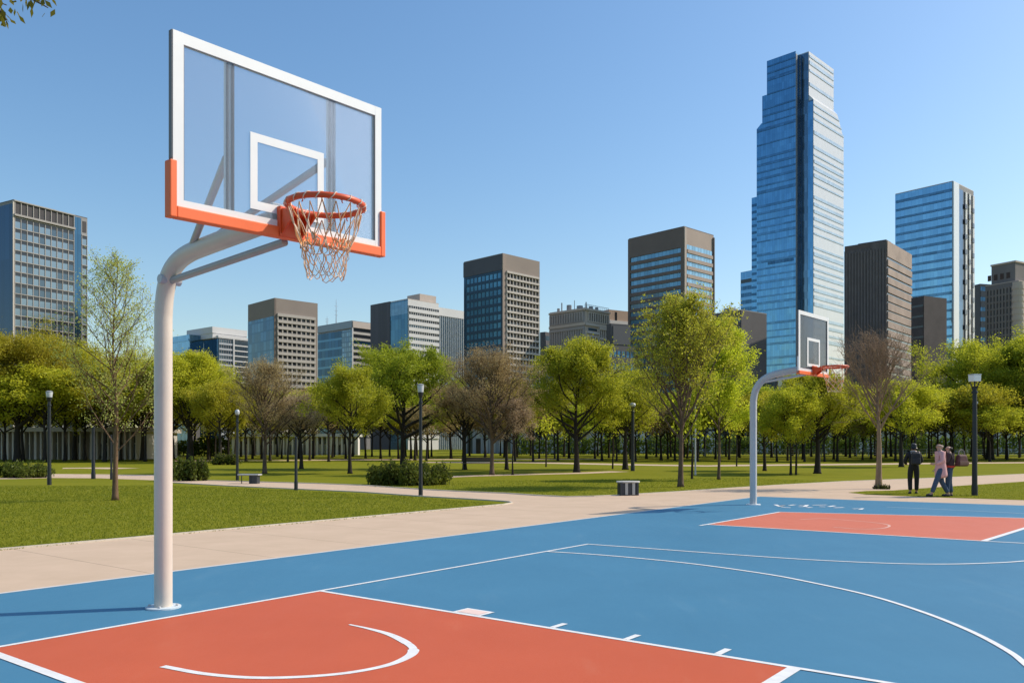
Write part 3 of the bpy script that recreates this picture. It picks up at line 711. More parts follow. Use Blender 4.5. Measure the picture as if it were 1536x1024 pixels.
tree_at(173,750,368,118,'t','airy',mat('bark_warm', (.16,.10,.06), .9, noise=.3, nscale=9, bump=.4, bscale=30, stretch=(1,1,.25), spec=.2),'slender airy tree with thin pale leaves and tan trunk on the near left lawn',11,prof='egg',thf=.18,n_limb=40,n_leaf=10000,leaf=.06,up=1.0,r0=.085,subs=8,spread=.10,leader=.98,twr=.0045,dens=1.15,fine=1,pw=1.4,lr=.5)
tree_at(1021,730,452,146,'t','spring',bark,'tallest airy yellow green tree on the lawn edge behind the slatted stool bench',12,prof='egg',thf=.23,n_limb=40,n_leaf=17000,leaf=.105,up=1.2,r0=.115,subs=9,spread=.13,leader=.96,twr=.007,dens=1.7,fine=.9,lr=.7)
tree_at(1318,733,503,126,'bare','tan',barkt,'leafless brown tree on the small lawn island left of the walkers',13,prof='egg',thf=.37,n_limb=46,n_leaf=6000,leaf=.05,up=1.25,r0=.125,subs=8,spread=.07,leader=.92,twr=.006,dens=1,lr=.55)
tree_at(865,708,527,150,'t','green',barkd,'round bright green tree in front of the old stone building',14,prof='round',thf=.24,n_limb=26,n_leaf=13000,leaf=.20,up=.60,r0=.2,spread=.2)
tree_at(604,703,526,132,'t','deep',barkd,'full dark green tree rising behind the big shrub',15,prof='round',thf=.25,n_limb=26,n_leaf=13000,leaf=.22,up=.72,r0=.22,spread=.22,fork=True)
tree_at(525,710,556,98,'t','green',barkd,'medium green tree left of the big shrub',16,prof='egg',thf=.28,n_limb=24,n_leaf=8000,leaf=.17,up=.72,r0=.13,spread=.18)
tree_at(397,710,538,92,'bare','brown',bark,'brown tree with a straight trunk just right of the small globe lamp',17,prof='egg',thf=.24,n_limb=40,n_leaf=6500,leaf=.10,up=.8,r0=.13,subs=8,spread=.13,twr=.010)
tree_at(738,712,530,124,'bare','brown',bark,'brown budding tree with forking limbs before the dark glass grid tower',18,prof='round',thf=.26,n_limb=34,n_leaf=9000,leaf=.11,up=.85,r0=.14,subs=8,spread=.16,fork=True,twr=.010)
tree_at(1485,689,517,160,'t','green',barkd,'broad bright green tree behind the box lantern lamp',19,prof='round',thf=.2,n_limb=28,n_leaf=15000,leaf=.36,up=.60,r0=.45,spread=.4)
tree_at(1226,710,562,112,'t','green',barkd,'green tree with a dark trunk right under the far hoop',20,prof='round',thf=.28,n_limb=24,n_leaf=10000,leaf=.17,up=.60,r0=.19,spread=.18)
tree_at(26,692,508,165,'t','olive',barkd,'wide olive green tree at the left corner before the tall grid tower',21,prof='round',thf=.27,n_limb=28,n_leaf=14000,leaf=.30,up=.8,r0=.36,spread=.36,fork=True)
tree_at(112,690,522,120,'t','olive',barkd,'olive green tree between the corner lamp and the airy tree',22,prof='egg',thf=.27,n_limb=26,n_leaf=10000,leaf=.30,up=.72,r0=.26,spread=.36)
tree_at(213,690,540,110,'t','olive',barkd,'olive green tree partly behind the thick cream hoop pole',23,prof='egg',thf=.27,n_limb=26,n_leaf=10000,leaf=.30,up=.72,r0=.22,spread=.34)
tree_at(283,692,530,100,'t','olive',barkd,'tall yellow olive tree just right of the cream hoop pole',24,prof='round',thf=.26,n_limb=26,n_leaf=12000,leaf=.28,up=.8,r0=.24,spread=.32)
tree_at(330,694,574,80,'t','olive',barkd,'smaller yellow olive tree just left of the small globe lamp',25,prof='round',thf=.3,n_limb=22,n_leaf=8000,leaf=.24,up=.60,r0=.18,spread=.27)
tree_at(1078,719,468,72,'t','lime',bark,'bright lime tree on a thin trunk right behind the tallest airy tree',26,prof='egg',thf=.27,n_limb=28,n_leaf=11000,leaf=.15,up=.95,r0=.075,spread=.17)
tree_at(1186,712,583,70,'t','lime',barkd,'small lime tree between the curved grey hoop pole and far backboard',27,prof='round',thf=.3,n_limb=20,n_leaf=7000,leaf=.15,up=.60,r0=.07,spread=.17)
tree_at(1352,700,573,92,'t','lime',barkd,'yellow lime tree close behind the leafless brown tree',28,prof='round',thf=.28,n_limb=22,n_leaf=8000,leaf=.21,up=.60,r0=.18,spread=.23)
tree_at(938,704,562,92,'t','green',barkd,'green tree behind the distant globe lamp in mid park',29,prof='egg',thf=.28,n_limb=22,n_leaf=8000,leaf=.21,up=.72,r0=.2,spread=.24)
tree_at(769,712,598,62,'bare','tan',barkd,'small pinkish brown tree on a very thin stem in mid park',30,prof='round',thf=.38,n_limb=24,n_leaf=5000,leaf=.09,up=.7,r0=.06,subs=7,spread=.12,twr=.009)
tree_at(697,704,585,86,'bare','brown',barkd,'low brown tree right of the big shrub with a thick dark trunk',31,prof='round',thf=.32,n_limb=26,n_leaf=6500,leaf=.14,up=.7,r0=.16,spread=.19,twr=.011)
tree_at(452,703,598,84,'bare','tan',barkd,'low pinkish brown tree behind the slim black post',32,prof='round',thf=.36,n_limb=26,n_leaf=6500,leaf=.13,up=.7,r0=.15,spread=.19,twr=.011)
tree_at(1542,690,520,110,'t','deep',barkd,'dark green tree cut off beside the pale round fronted office block',33,prof='round',thf=.28,n_limb=24,n_leaf=10000,leaf=.32,up=.60,r0=.3,spread=.38)
tree_at(1147,706,590,66,'t','olive',barkd,'small olive tree right behind the curved grey hoop pole',34,prof='round',thf=.3,n_limb=20,n_leaf=6000,leaf=.19,up=.60,r0=.12,spread=.2)
tree_at(760,704,572,70,'t','olive',barkd,'faint olive tree close behind the brown budding tree',35,prof='egg',thf=.3,n_limb=20,n_leaf=5000,leaf=.18,up=.60,r0=.14,spread=.22)

# the crowded far row at the park's edge
protos = [tree_mesh(100+i, 9, 2.9, cw, n_limb=18, n_leaf=3800, leaf=.36, prof=p, up=u, r0=.14, spread=.34, subs=5, twr=.014) for i,(cw,p,u) in enumerate([(6.6,'round',.9),(5.6,'egg',1.1),(7.2,'round',.8),(6,'egg',.95)])]
zones = [(-80,250,'left of the thick cream pole','before the pale colonnaded hall'),(250,460,'between the cream pole and slim post','before the low white pavilion'),(460,690,'behind the big shrub','below the banded offices'),(690,960,'behind the brown budding tree','below the grid tower'),(960,1200,'behind the curved grey pole','below the tall stepped tower'),(1200,1400,'behind the leafless tree','below the dark brown tower'),(1400,1660,'behind the box lantern lamp','below the pale blue tower')]
rt = random.Random(99)
x = -70
def zone(px):
    for z in zones:
        if z[0] <= px < z[1]: return z
    return zones[-1]
cnt = 0
for row, (Y0, Y1, step) in enumerate([(84,96,29),(100,116,26),(120,138,25)]):
    x = -60 + row*9
    while x < 1610:
        Y = rt.uniform(Y0, Y1); px = x+rt.uniform(-6,6); x += step*rt.uniform(.75,1.25)
        z = zone(px); brown = (420 < px < 520 or 640 < px < 790) and rt.random() < .75 or rt.random() < .08
        if row == 0 and 505 < px < 800 and rt.random() < .5: continue
        k = 'brown' if brown else rt.choice(['olive','olive','green','lime'] if px < 480 else ['green','deep','olive','green'])
        Hh = rt.uniform(6.0,8.2)*(Y/100)**.6
        if px < 330: Hh *= 1.25
        if 800 < px < 960 or 1180 < px < 1300: Hh *= .92
        lab = ('brown leafless-looking' if brown else {'olive':'yellow olive','green':'mid green','lime':'bright lime','deep':'deep green'}[k]) + ' dark trunked tree in the far row ' + z[2]
        plant(protos[rt.randrange(4)], ((px-768)/F*Y, Y, 0), Hh/9, rt.uniform(0,6.28), k, barkd, lab, 'far_tree', 'far row trees ' + z[2] + ' ' + k, sxy=rt.uniform(1.2,1.5)); cnt += 1

# slender bare saplings with stakes on the far lawn
for i,(px,by,ty,lab) in enumerate([(1194,712,640,'thin dark sapling stem just left of the trunk under the far hoop'),(1038,718,640,'thin dark leaning sapling right of the tall airy tree'),(819,700,640,'thin dark sapling left of the round bright green tree'),(919,703,640,'thin leaning dark sapling right of the round bright green tree'),(1105,699,640,'thin dark sapling left of the curved grey pole')]):
    b = G(px,by); o = empty('sapling', b, 0, lab, 'tree', 'thin saplings on the far lawn'); H = EYE+(HOR-ty)/F*b.y
    m = MB(); m.tube([(0,0,0),(.03,0,H*.5),(-.04,.02,H)], [.065,.05,.03], 7); m.build('trunk', barkd, o)
    rn = np.random.default_rng(i); m = MB()
    for k in range(260):
        p = Vector((rn.normal(0,.5), rn.normal(0,.5), H+.3+rn.normal(0,.45))); a = Vector(rn.normal(0,1,3)).normalized()*.11; c = a.cross(Vector(rn.normal(0,1,3))).normalized()*.06
        m.quad(p-a,p+c,p+a,p-c)
    for k in range(7): m.tube([(-.03,.02,H*.86),(.5*math.cos(k*2.4),.5*math.sin(k*2.4),H+.5)], .012, 3)
    m.build('crown', LEAF['green' if i % 2 else 'olive'], o)

# shrubs
def shrub(px, by, ty, wpx, depth, label, seed, n=5000, leaf=.13, grp='shrubs along the paths', kind='shrub', xs=None):
    b = G(px, by); Hh = max(.16, EYE+(HOR-ty)/F*b.y); hw = wpx/2/F*b.y
    o = empty('shrub', b, 0, label, 'shrub', grp); rn = np.random.default_rng(seed); m = MB(); s = MB(); wisps = []
    lobes = [(rn.uniform(-.8,.8)*hw, rn.uniform(-.5,.5)*depth, rn.uniform(.45,1.1)*Hh, rn.uniform(.16,.36)*hw) for _ in range(13)] + [(0,0,Hh*.85,hw*.4)]
    for (lx,ly,lh,lr) in lobes:
        for k in range(16):
            a = rn.uniform(0,6.28); r = lr*rn.uniform(.2,.9); tip = Vector((lx+r*math.cos(a), ly+r*math.sin(a)*.8, lh*rn.uniform(.55,1.3)))
            wisps.append(tip); s.tube([(lx+r*.3*math.cos(a), ly, 0), tip*.6+Vector((lx*.4,ly*.4,0)), tip], [.014,.01,.005], 3, cap=False)
    for k in range(n):
        lx,ly,lh,lr = lobes[rn.integers(len(lobes))]
        u = rn.normal(0,1,3); u /= np.linalg.norm(u); rr = rn.random()**.4
        p = Vector((lx+u[0]*lr*rr, ly+u[1]*lr*rr*.9, max(.04, lh*.5+u[2]*lh*.52*rr*rn.uniform(.7,1.25)) ))
        if k % 3 == 0: p = wisps[rn.integers(len(wisps))]*rn.uniform(.6,1.02) + Vector(rn.normal(0,.05,3)); p.z = max(.03, p.z)
        sz = leaf*rn.uniform(.6,1.3)
        a = (Vector(rn.normal(0,1,3))+Vector((0,0,.8))).normalized()*sz*.5; c = a.cross(Vector(rn.normal(0,1,3))).normalized()*sz*.22
        m.quad(p-a,p+c,p+a,p-c)
    m.build('foliage', LEAF[kind], o); s.build('stems', barkd, o); return o
shrub(612,727,694,140,1.6,'large loose dark green shrub beside the tall bowl lamp',1,9000,.15)
shrub(283,721,690,62,1.2,'dark green shrub just right of the thick cream pole',2,4200,.15)
shrub(25,716,695,120,1.6,'low spreading dark green shrub at the left corner',3,6500,.16)
shrub(330,697,682,60,1.0,'low dark shrub in the far lawn near the globe lamp',4,1500,.2)
shrub(1324,733.5,727,26,.3,'small weedy tuft at the foot of the leafless tree',5,500,.05)

# a big tree just outside: only its lowest sprays hang into the picture
ov = empty('overhanging_tree', (-8.2,7.6,0), 0, 'olive leaf sprays hanging into the top left corner of the sky', 'tree')
rn = np.random.default_rng(8); m = MB(); l = MB()
m.tube([(0,0,0),(.1,0,2),(0,.05,4.2),(.2,0,7.5)], [.22,.19,.16,.07], 10)
def spray(pts, n, sp, sz):
    m.tube(pts, [.035]+[.012]*(len(pts)-2)+[.004], 5)
    for k in range(n):
        f = rn.uniform(.25,1)*(len(pts)-1); i = min(len(pts)-2, int(f)); p = Vector(pts[i]).lerp(Vector(pts[i+1]), f-i) + Vector(rn.normal(0,sp,3))
        a = Vector((rn.normal(0,.6),rn.normal(0,.6),-1)).normalized()*sz*.5*rn.uniform(.8,1.2); c = a.cross(Vector(rn.normal(0,1,3))).normalized()*sz*.25
        l.quad(p-a,p+c,p+a,p-c)
def wl(px,py,Y): v = W(px,py,Y) - Vector((-8.2,7.6,0)); return tuple(v)
spray([(0,.05,4.2),wl(-300,-60,7.4),wl(-90,-30,7.0),wl(10,8,6.9)], 90, .07, .075)
spray([wl(-90,-30,7.0),wl(-20,-22,6.7),wl(40,-6,6.6),wl(72,12,6.55)], 46, .06, .075)
spray([wl(-90,-30,7.0),wl(-30,10,6.8),wl(2,18,6.8),wl(10,30,6.8)], 46, .045, .075)
for k in range(900):
    p = Vector((rn.normal(-1.5,1.2),rn.normal(0,1.3),rn.normal(7,1))); a = Vector(rn.normal(0,1,3)).normalized()*.06; c = a.cross(Vector(rn.normal(0,1,3))).normalized()*.03
    if p.x + -8.2 < -.66*(p.y+7.6): l.quad(p-a,p+c,p+a,p-c)
m.build('trunk', bark, ov); l.build('crown', leaf_mat('leaf_overhang', (.15,.15,.015), (.23,.21,.03), .4), ov)

# clipped dark hedge closing the park, and a railing before it
def hedge(px0, px1, Y, h, n, seed, label, lk='shrub'):
    rn = np.random.default_rng(seed); x0 = (px0-768)/F*Y; x1 = (px1-768)/F*Y; o = empty('hedge', ((x0+x1)/2,Y,0), 0, label, 'hedge')
    m = MB()
    X = rn.uniform((x0-x1)/2,(x1-x0)/2,n); Yy = rn.uniform(-.9,.9,n); Z = h*(rn.random(n)**.8)*(1+.12*np.sin(X*.7)+.1*np.sin(X*2.3))
    for k in range(n):
        p = Vector((X[k],Yy[k],Z[k])); a = Vector(rn.normal(0,1,3)).normalized()*.26; c = a.cross(Vector(rn.normal(0,1,3))).normalized()*.2; m.quad(p-a,p+c,p+a,p-c)
    m.build('foliage', LEAF[lk], o); s = MB()
    for xx in np.arange((x0-x1)/2,(x1-x0)/2,.9): s.tube([(xx,0,0),(xx+rn.uniform(-.2,.2),0,h*.85)], .05, 4)
    s.build('stems', barkd, o)
hedge(770,1640,150,3.4,9000,1,'long dark hedge behind the far row trees on the city side')
hedge(250,345,132,2.6,1400,2,'short dark hedge beside the low white pavilion')
# ------------------------------------------------------------------ city
conc_brown = mat('concrete_brown', (.27,.225,.195), .85, noise=.08, nscale=.08, bump=.1, bscale=2)
conc_dark = mat('concrete_dark', (.10,.095,.10), .8, noise=.1, nscale=.08)
conc_tan = mat('stone_tan', (.50,.425,.365), .85, noise=.1, nscale=.1)
conc_grey = mat('concrete_grey', (.26,.26,.265), .8, noise=.1, nscale=.1)
conc_white = mat('panel_white', (.62,.615,.60), .6, noise=.05, nscale=.1)
conc_rust = mat('stone_dark_brown', (.125,.095,.085), .8, noise=.12, nscale=.1)
roof_m = mat('roof_grey', (.16,.155,.15), .9, noise=.1, nscale=.1)
trim_pale = mat('trim_pale', (.52,.47,.42), .7, noise=.05, nscale=.2)
dglass = mat('window_dark', (.02,.024,.03), .12, metal=.0, spec=.6)
mglass = mat('window_mid', (.09,.13,.16), .12, metal=.6)
pglass = mat('window_pale', (.20,.26,.295), .16, metal=.75)
bglass = mat('window_blue', (.075,.19,.28), .1, metal=.75)
bglass2 = mat('window_blue_deep', (.035,.11,.19), .1, metal=.75)
gl_blue = pane_mat('curtain_blue', (.15,.29,.43), .07, .9, 1.6, 4, .012, .10, .07, (.08,.16,.25), wav=.02)
gl_sky = pane_mat('curtain_sky', (.23,.42,.58), .07, .9, 2.2, 4.1, .014, .08, .05, (.14,.27,.4), wav=.03)
gl_white = pane_mat('curtain_white', (.80,.83,.84), .16, .7, 2.2, 4.1, .01, .04, .04, (.6,.66,.7), wav=.01)
gl_navy = pane_mat('curtain_navy', (.05,.115,.19), .08, .85, 2.2, 4, .02, .2, .06, wav=.03)
gl_teal = pane_mat('curtain_teal', (.30,.42,.50), .1, .85, 1.1, 4, .012, .12, .16, (.10,.14,.18), wav=.02)

class Bld:
    def __init__(s, name, xe, ye, xl, yl, xr, yr, D, label, cat='office building', lim=(12,75), phi=None, alim=200):
        Ex = (xe-768)/F*D; best = None
        kl, kr = (xl-768)/F, (xr-768)/F
        for ph10 in ([phi*10] if phi else range(lim[0]*10, lim[1]*10)):
            p = R(ph10/10); c, n = math.cos(p), math.sin(p)
            d1, d2 = c+kl*n, n-kr*c
            if d1 < 1e-3 or d2 < 1e-3: continue
            a = (Ex-kl*D)/d1; b = (kr*D-Ex)/d2
            if a <= 0 or b <= 0 or a > alim or b > alim: continue
            e = (HOR-(HOR-ye)*D/(D+a*n)-yl)**2 + (HOR-(HOR-ye)*D/(D+b*c)-yr)**2
            if best is None or e < best[0]: best = (e, p, a, b)
        e, s.p, s.a, s.b = best
        s.D, s.Ex = D, Ex; s.H = EYE+(HOR-ye)/F*D
        s.root = empty(name, (Ex,D,0), math.atan2(math.cos(s.p), math.sin(s.p)), label, cat, 'city buildings beyond the park')
        s.trim = {}
    def z(s, y): return EYE+(HOR-y)/F*s.D
    def sR(s, px): k = (px-768)/F; return (k*s.D-s.Ex)/(math.sin(s.p)-k*math.cos(s.p))
    def sL(s, px): k = (px-768)/F; return (s.Ex-k*s.D)/(math.cos(s.p)+k*math.sin(s.p))
    def mb(s, key):
        return s.trim.setdefault(key, MB())
    def fbox(s, mb, face, s0, s1, z0, z1, o0, o1):
        if face == 'R': mb.box(s0,s1,-o1,-o0,z0,z1)
        else: mb.box(-o1,-o0,s0,s1,z0,z1)
    def core(s, m, x0=0, x1=None, y0=0, y1=None, z0=0, z1=None, name='wall', roof=True, parapet=1.2, uv=False, rm=None):
        x1 = s.b if x1 is None else x1; y1 = s.a if y1 is None else y1; z1 = s.H if z1 is None else z1
        b = MB(); b.box(x0,x1,y0,y1,z0,z1-.3 if roof else z1); w_ = b.build(name, m, s.root, uv=uv)
        if roof:
            b = MB(); b.box(x0+.4,x1-.4,y0+.4,y1-.4,z1-.297,z1-.1)
            for q in ((x0,x1,y0,y0+.38),(x0,x1,y1-.38,y1),(x0,x0+.38,y0+.382,y1-.382),(x1-.38,x1,y0+.382,y1-.382)): b.box(*q,z1-.298,z1)
            b.build('roof', rm or m, s.root)
        return w_
    def sheet(s, face, s0, s1, z0, z1, o0, o1, m, name='glass_curtain_wall'):
        b = MB(); s.fbox(b, face, s0, s1, z0, z1, o0, o1); return b.build(name, m, s.root, uv=True)
    def window(s, face, s0, s1, z0, z1, o0, mats, split=0, cache={}, name='window'):
        wd, hh = s1-s0, z1-z0; key = (round(wd,2), round(hh,2), tuple(m.name for m in mats), split)
        if key not in cache:
            b = MB()
            if split:
                b.cur = 0; b.box(-wd/2,wd/2,-.06,0,0,hh*(1-split)); b.cur = 1; b.box(-wd/2,wd/2,-.07,0,hh*(1-split)+.01,hh)
            else: b.box(-wd/2,wd/2,-.06,0,0,hh)
            cache[key] = b.mesh('window', mats, uv=True)
        o = bpy.data.objects.new(name, cache[key]); C.objects.link(o); o.parent = s.root
        if face == 'R': o.location = ((s0+s1)/2, -o0, z0)
        else: o.location = (-o0, (s0+s1)/2, z0); o.rotation_euler = (0,0,-math.pi/2)
        return o
    def grid(s, face, s0, s1, z0, z1, nc, nr, mw, sh, proud, lat_m, wmats, split=0, budget=100, lat='facade_frame', slab_first=True):
        """a lattice of mullions and floor slabs standing proud of the wall, a window in every cell"""
        b = MB(); cw_, ch = (s1-s0)/nc, (z1-z0)/nr
        for i in range(nc+1): q = s0+i*cw_; s.fbox(b, face, q-mw/2, q+mw/2, z0, z1, .002, proud)
        for j in range(nr+1): q = z0+j*ch; s.fbox(b, face, s0-mw/2-.003, s1+mw/2+.003, q-sh/2, q+sh/2, .003, proud*(1.35 if sh > mw else .8))
        b.build(lat, lat_m, s.root)
        rest = None; rgb = random.Random(int(s0*10+z1)+nc)
        for j in range(nr-1,-1,-1):
            for i in range(nc):
                q0, q1 = s0+i*cw_+mw/2, s0+(i+1)*cw_-mw/2; r0, r1 = z0+j*ch+sh/2, z0+(j+1)*ch-sh/2
                mm = wmats[rgb.randrange(len(wmats))]
                if budget > 0: s.window(face, q0+.01, q1-.01, r0+.01, r1-.01, .004, mm, split); budget -= 1
                else:
                    if rest is None: rest = {}
                    key = tuple(m.name for m in mm); rb, _ = rest.setdefault(key, (MB(), mm))
                    if split:
                        rb.cur = 0; s.fbox(rb, face, q0+.01, q1-.01, r0+.01, r0+(r1-r0)*(1-split), .004, .064); rb.cur = 1; s.fbox(rb, face, q0+.01, q1-.01, r0+(r1-r0)*(1-split)+.01, r1-.01, .004, .074)
                    else: s.fbox(rb, face, q0+.01, q1-.01, r0+.01, r1-.01, .004, .064)
        if rest:
            one = MB(); ml = []
            for key, (rb, mm) in rest.items():
                off = len(ml); ml += list(mm); i0 = len(one.v)
                one.v += rb.v; one.f += [tuple(i0+k for k in f) for f in rb.f]; one.mi += [off+k for k in rb.mi]
            o = one.build('window', ml, s.root, uv=True); o['kind'] = 'stuff'
        return budget
    def bands(s, face, s0, s1, z0, z1, n, frac, proud, sp_m, wm, mull=0, mull_m=None, mw=.25, wname='window_band', wobble=0):
        """n floors: a spandrel strip proud of each floor's ribbon window"""
        ch = (z1-z0)/n; b = MB(); mu = MB(); rgb = random.Random(n+int(s1))
        for j in range(n):
            r0 = z0+j*ch; f = frac*(1+rgb.uniform(-wobble,wobble))
            s.fbox(b, face, s0, s1, r0, r0+ch*f, .002, proud)
            m = wm[rgb.randrange(len(wm))] if isinstance(wm, list) else wm
            g = MB(); s.fbox(g, face, s0+.02, s1-.02, r0+ch*f+.01, r0+ch-.01, .002, .06); g.build(wname, m, s.root, uv=True)
        b.build('spandrel', sp_m, s.root)
        if mull:
            for i in range(mull+1):
                q = s0+(s1-s0)*i/mull; s.fbox(mu, face, max(s0,q-mw/2), min(s1,q+mw/2), z0, z1, .062, proud*.7)
            mu.build('mullion', mull_m or sp_m, s.root)
    def strips(s, face, s0, s1, z0, z1, n, w_, proud, m, name='fin'):
        b = MB()
        for i in range(n):
            q = s0+(s1-s0)*(i+.5)/n; s.fbox(b, face, q-w_/2, q+w_/2, z0, z1, .002, proud)
        return b.build(name, m, s.root)
    def part(s, name, m, fn, uv=False):
        b = MB(); fn(b); return b.build(name, m, s.root, uv=uv)

# 1 the slab with the gridded front at the left edge
B = Bld('office_tower', 20, 299, -70, 318, 131, 318.5, 260, 'tall office slab with pale gridded front and dark louvred top storey', lim=(30,60))
B.core(conc_grey, rm=conc_dark)
navy_wall = pane_mat('navy_side', (.028,.06,.10), .12, .8, 2.6, 60, .01, .25, .06, (.02,.05,.09))
B.sheet('L', .02, B.a-.02, 0, B.H-1.2, .003, .15, navy_wall)
e1 = B.sR(110.5); e2 = B.sR(121.5)
pale_l = mat('louvre_frame_pale', (.31,.295,.28), .7, noise=.06, nscale=.3)
bud = B.grid('R', .35, e1, B.z(505), B.z(325.5), 10, 11, .22, .26, .22, pale_l, [(pglass,dglass),(pglass,dglass),(mglass,dglass)], split=.34, budget=100)
B.grid('R', e2+.2, B.b-.2, B.z(505), B.z(329), 1, 11, .22, .26, .22, pale_l, [(pglass,dglass)], split=.34, budget=0)
B.sheet('R', e1+.2, e2-.0, 0, B.H-.6, .003, .12, pane_mat('blue_recess', (.055,.125,.19), .1, .85, 3, 6, .01, .1, .03))
B.part('cornice', pale_l, lambda b: (B.fbox(b,'R',.01,e1+.15,B.z(323.5),B.z(320.5),.003,.8), B.fbox(b,'R',.01,e1+.15,B.z(301.5),B.z(299.7),.003,.55)))
for i in range(10):
    q = .35+(e1-.35)*i/10; w1 = (e1-.35)/10
    B.window('R', q+.22, q+w1-.22, B.z(319.8), B.z(302.2), .004, (mat('louvre_dark', (.025,.024,.03), .6),), name='louvre_panel')
B.strips('R', .35-(e1-.35)/20, e1+(e1-.35)/20, B.z(320.5), B.z(301.5), 11, .24, .3, pale_l, 'louvre_post')
B.window('R', e2+.5, B.b-.4, B.z(324), B.z(306), .004, (mat('louvre_dark', (.025,.024,.03), .6),), name='louvre_panel')
B.grid('R', .35, e1, B.z(640), B.z(505)-.4, 10, 6, .22, .26, .22, pale_l, [(pglass,dglass)], split=.34, budget=0)
B.part('corner_trim', trim_pale, lambda b: b.box(-.25,.12,-.3,-.002,0,B.H-.4))

# 2 glass block with white roof band
B = Bld('glass_office', 328, 506.5, 306, 510.5, 372.5, 512.5, 340, 'low blue glass office with a white roof band, left of the brown concrete tower', lim=(25,65))
B.core(conc_grey)
B.sheet('L', .02, B.a, 0, B.H-.3, .003, .12, pane_mat('deep_blue_glass', (.04,.095,.16), .08, .85, 2, 4, .012, .15, .05))
mx = B.sR(350)
B.bands('R', .1, mx-.3, B.z(660), B.H-.5, 19, .36, .22, mat('spandrel_cool', (.40,.43,.46), .6), [gl_navy, mglass, pglass], mull=6, mull_m=conc_grey, mw=.18)
B.bands('R', mx+.3, B.b, B.z(660), B.H-.5, 19, .22, .16, conc_white, [gl_teal, pglass, bglass])
B.part('pilaster', conc_white, lambda b: B.fbox(b,'R',mx-.29,mx+.29,0,B.H+.2,.002,.5))
hz = B.z(489.5)
B.part('upper_storey', conc_white, lambda b: (b.box(-1.4,B.b+.6,.0+2.2,B.a+10.5,B.H-.05,hz-2.6), b.box(-1.6,B.b+.8,2.0,B.a+10.7,hz-2.6,hz)))
B.part('parapet_band', conc_white, lambda b: b.box(-.3,B.b+.3,-.3,1.8,B.H+.0,B.H+1.0))
def wing(b):
    b.box(-6.5,-.1,B.a+.1,B.a+14,0,hz-3.0)
B.part('rear_wing', gl_blue, wing, uv=True)
for j in range(9):
    B.part('spandrel', gl_sky, lambda b: b.box(-6.7,-6.51,B.a+.4,B.a+13.9,hz-5.5-j*3.6,hz-4.6-j*3.6))
o2 = B
# small dark annex to its left
B = Bld('low_office', 286, 524.5, 281, 526, 300, 528, 330, 'tiny dark block peeping over trees left of the blue glass office', lim=(25,65)); B.core(conc_dark); B.bands('L', .1, B.a-.1, 0, B.H-1, 14, .4, .15, conc_dark, mglass)

# 3 brown concrete tower with square window grid
B = Bld('concrete_tower', 412, 446.5, 372, 458, 476.5, 457, 300, 'squat brown concrete tower with a square window grid and blank top', lim=(25,65))
B.core(conc_brown)
s0, s1 = B.sR(416), B.sR(471.5)
grid_frame = mat('grid_frame_pale', (.44,.40,.36), .8, noise=.06, nscale=.2)
B.grid('R', s0, s1, B.z(655), B.z(471.5), 8, 19, .38, 1.05, .55, grid_frame, [(mat('blind_grey',(.20,.19,.18),.7),dglass),(mat('blind_dark',(.11,.105,.10),.7),dglass)], split=.62, budget=100)
B.sheet('L', .5, B.a-.1, 0, B.z(461)-3, .003, .1, pane_mat('blue_grid_side', (.055,.115,.17), .1, .85, 2.3, 3.6, .025, .3, .1, (.03,.07,.11), band=.12, bcol=(.03,.08,.13)))
B.part('corner_trim', mat('trim_brown', (.17,.135,.115), .8), lambda b: b.box(-.2,.5,-.2,-.002,0,B.H-.35))
# 4 blue banded block
B = Bld('banded_office', 528.5, 480.5, 477, 488.5, 575, 485.5, 360, 'blue glass office with dark bands and twin roof masts, behind the medium green tree', lim=(25,65))
B.core(conc_grey, rm=conc_grey)
B.sheet('L', .02, B.sL(513), 0, B.z(494), .003, .1, pane_mat('office_side_grey', (.14,.20,.25), .12, .8, 1.5, 2.2, .03, .25, .1, band=.3, bcol=(.08,.12,.16)))
B.sheet('L', B.sL(513)+.05, B.a, 0, B.z(494), .003, .1, pane_mat('office_side_navy', (.035,.08,.13), .1, .85, 2.5, 4, .02, .2, .06, band=.22, bcol=(.07,.15,.22)))
B.part('roof_band', mat('zinc_band', (.27,.31,.34), .5, metal=.4), lambda b: b.box(-.35,-.002,0,B.a,B.z(491.5),B.H-.35))
B.part('roof_band', conc_tan, lambda b: b.box(0,B.b,-.5,-.002,B.z(491),B.H-.35))
B.bands('R', .2, B.b, B.z(655), B.z(491.5), 18, .42, .3, mat('band_beige', (.42,.40,.37), .7, noise=.05, nscale=.2), [dglass, bglass2, mglass], wobble=.1)
B.part('corner_trim', conc_white, lambda b: b.box(-.25,.25,-.35,-.002,0,B.z(491.4)))
def mast(B, x, y, z0, h, r=.22, label='mast'):
    m = MB(); m.tube([(x,y,z0-.2),(x,y,z0+h*.55),(x,y,z0+h)], [r,r*.6,r*.3], 6)
    for k in range(3): m.box(x-.9,x+.9,y-.05,y+.05,z0+h*(.35+.18*k),z0+h*(.35+.18*k)+.1)
    m.build(label, mat('mast_grey', (.30,.33,.37), .5, metal=.4), B.root)
mast(B, 1.5, B.sL(500), B.H, 11.0); mast(B, 2.0, B.sL(485), B.H, 4.2, .18, 'antenna')
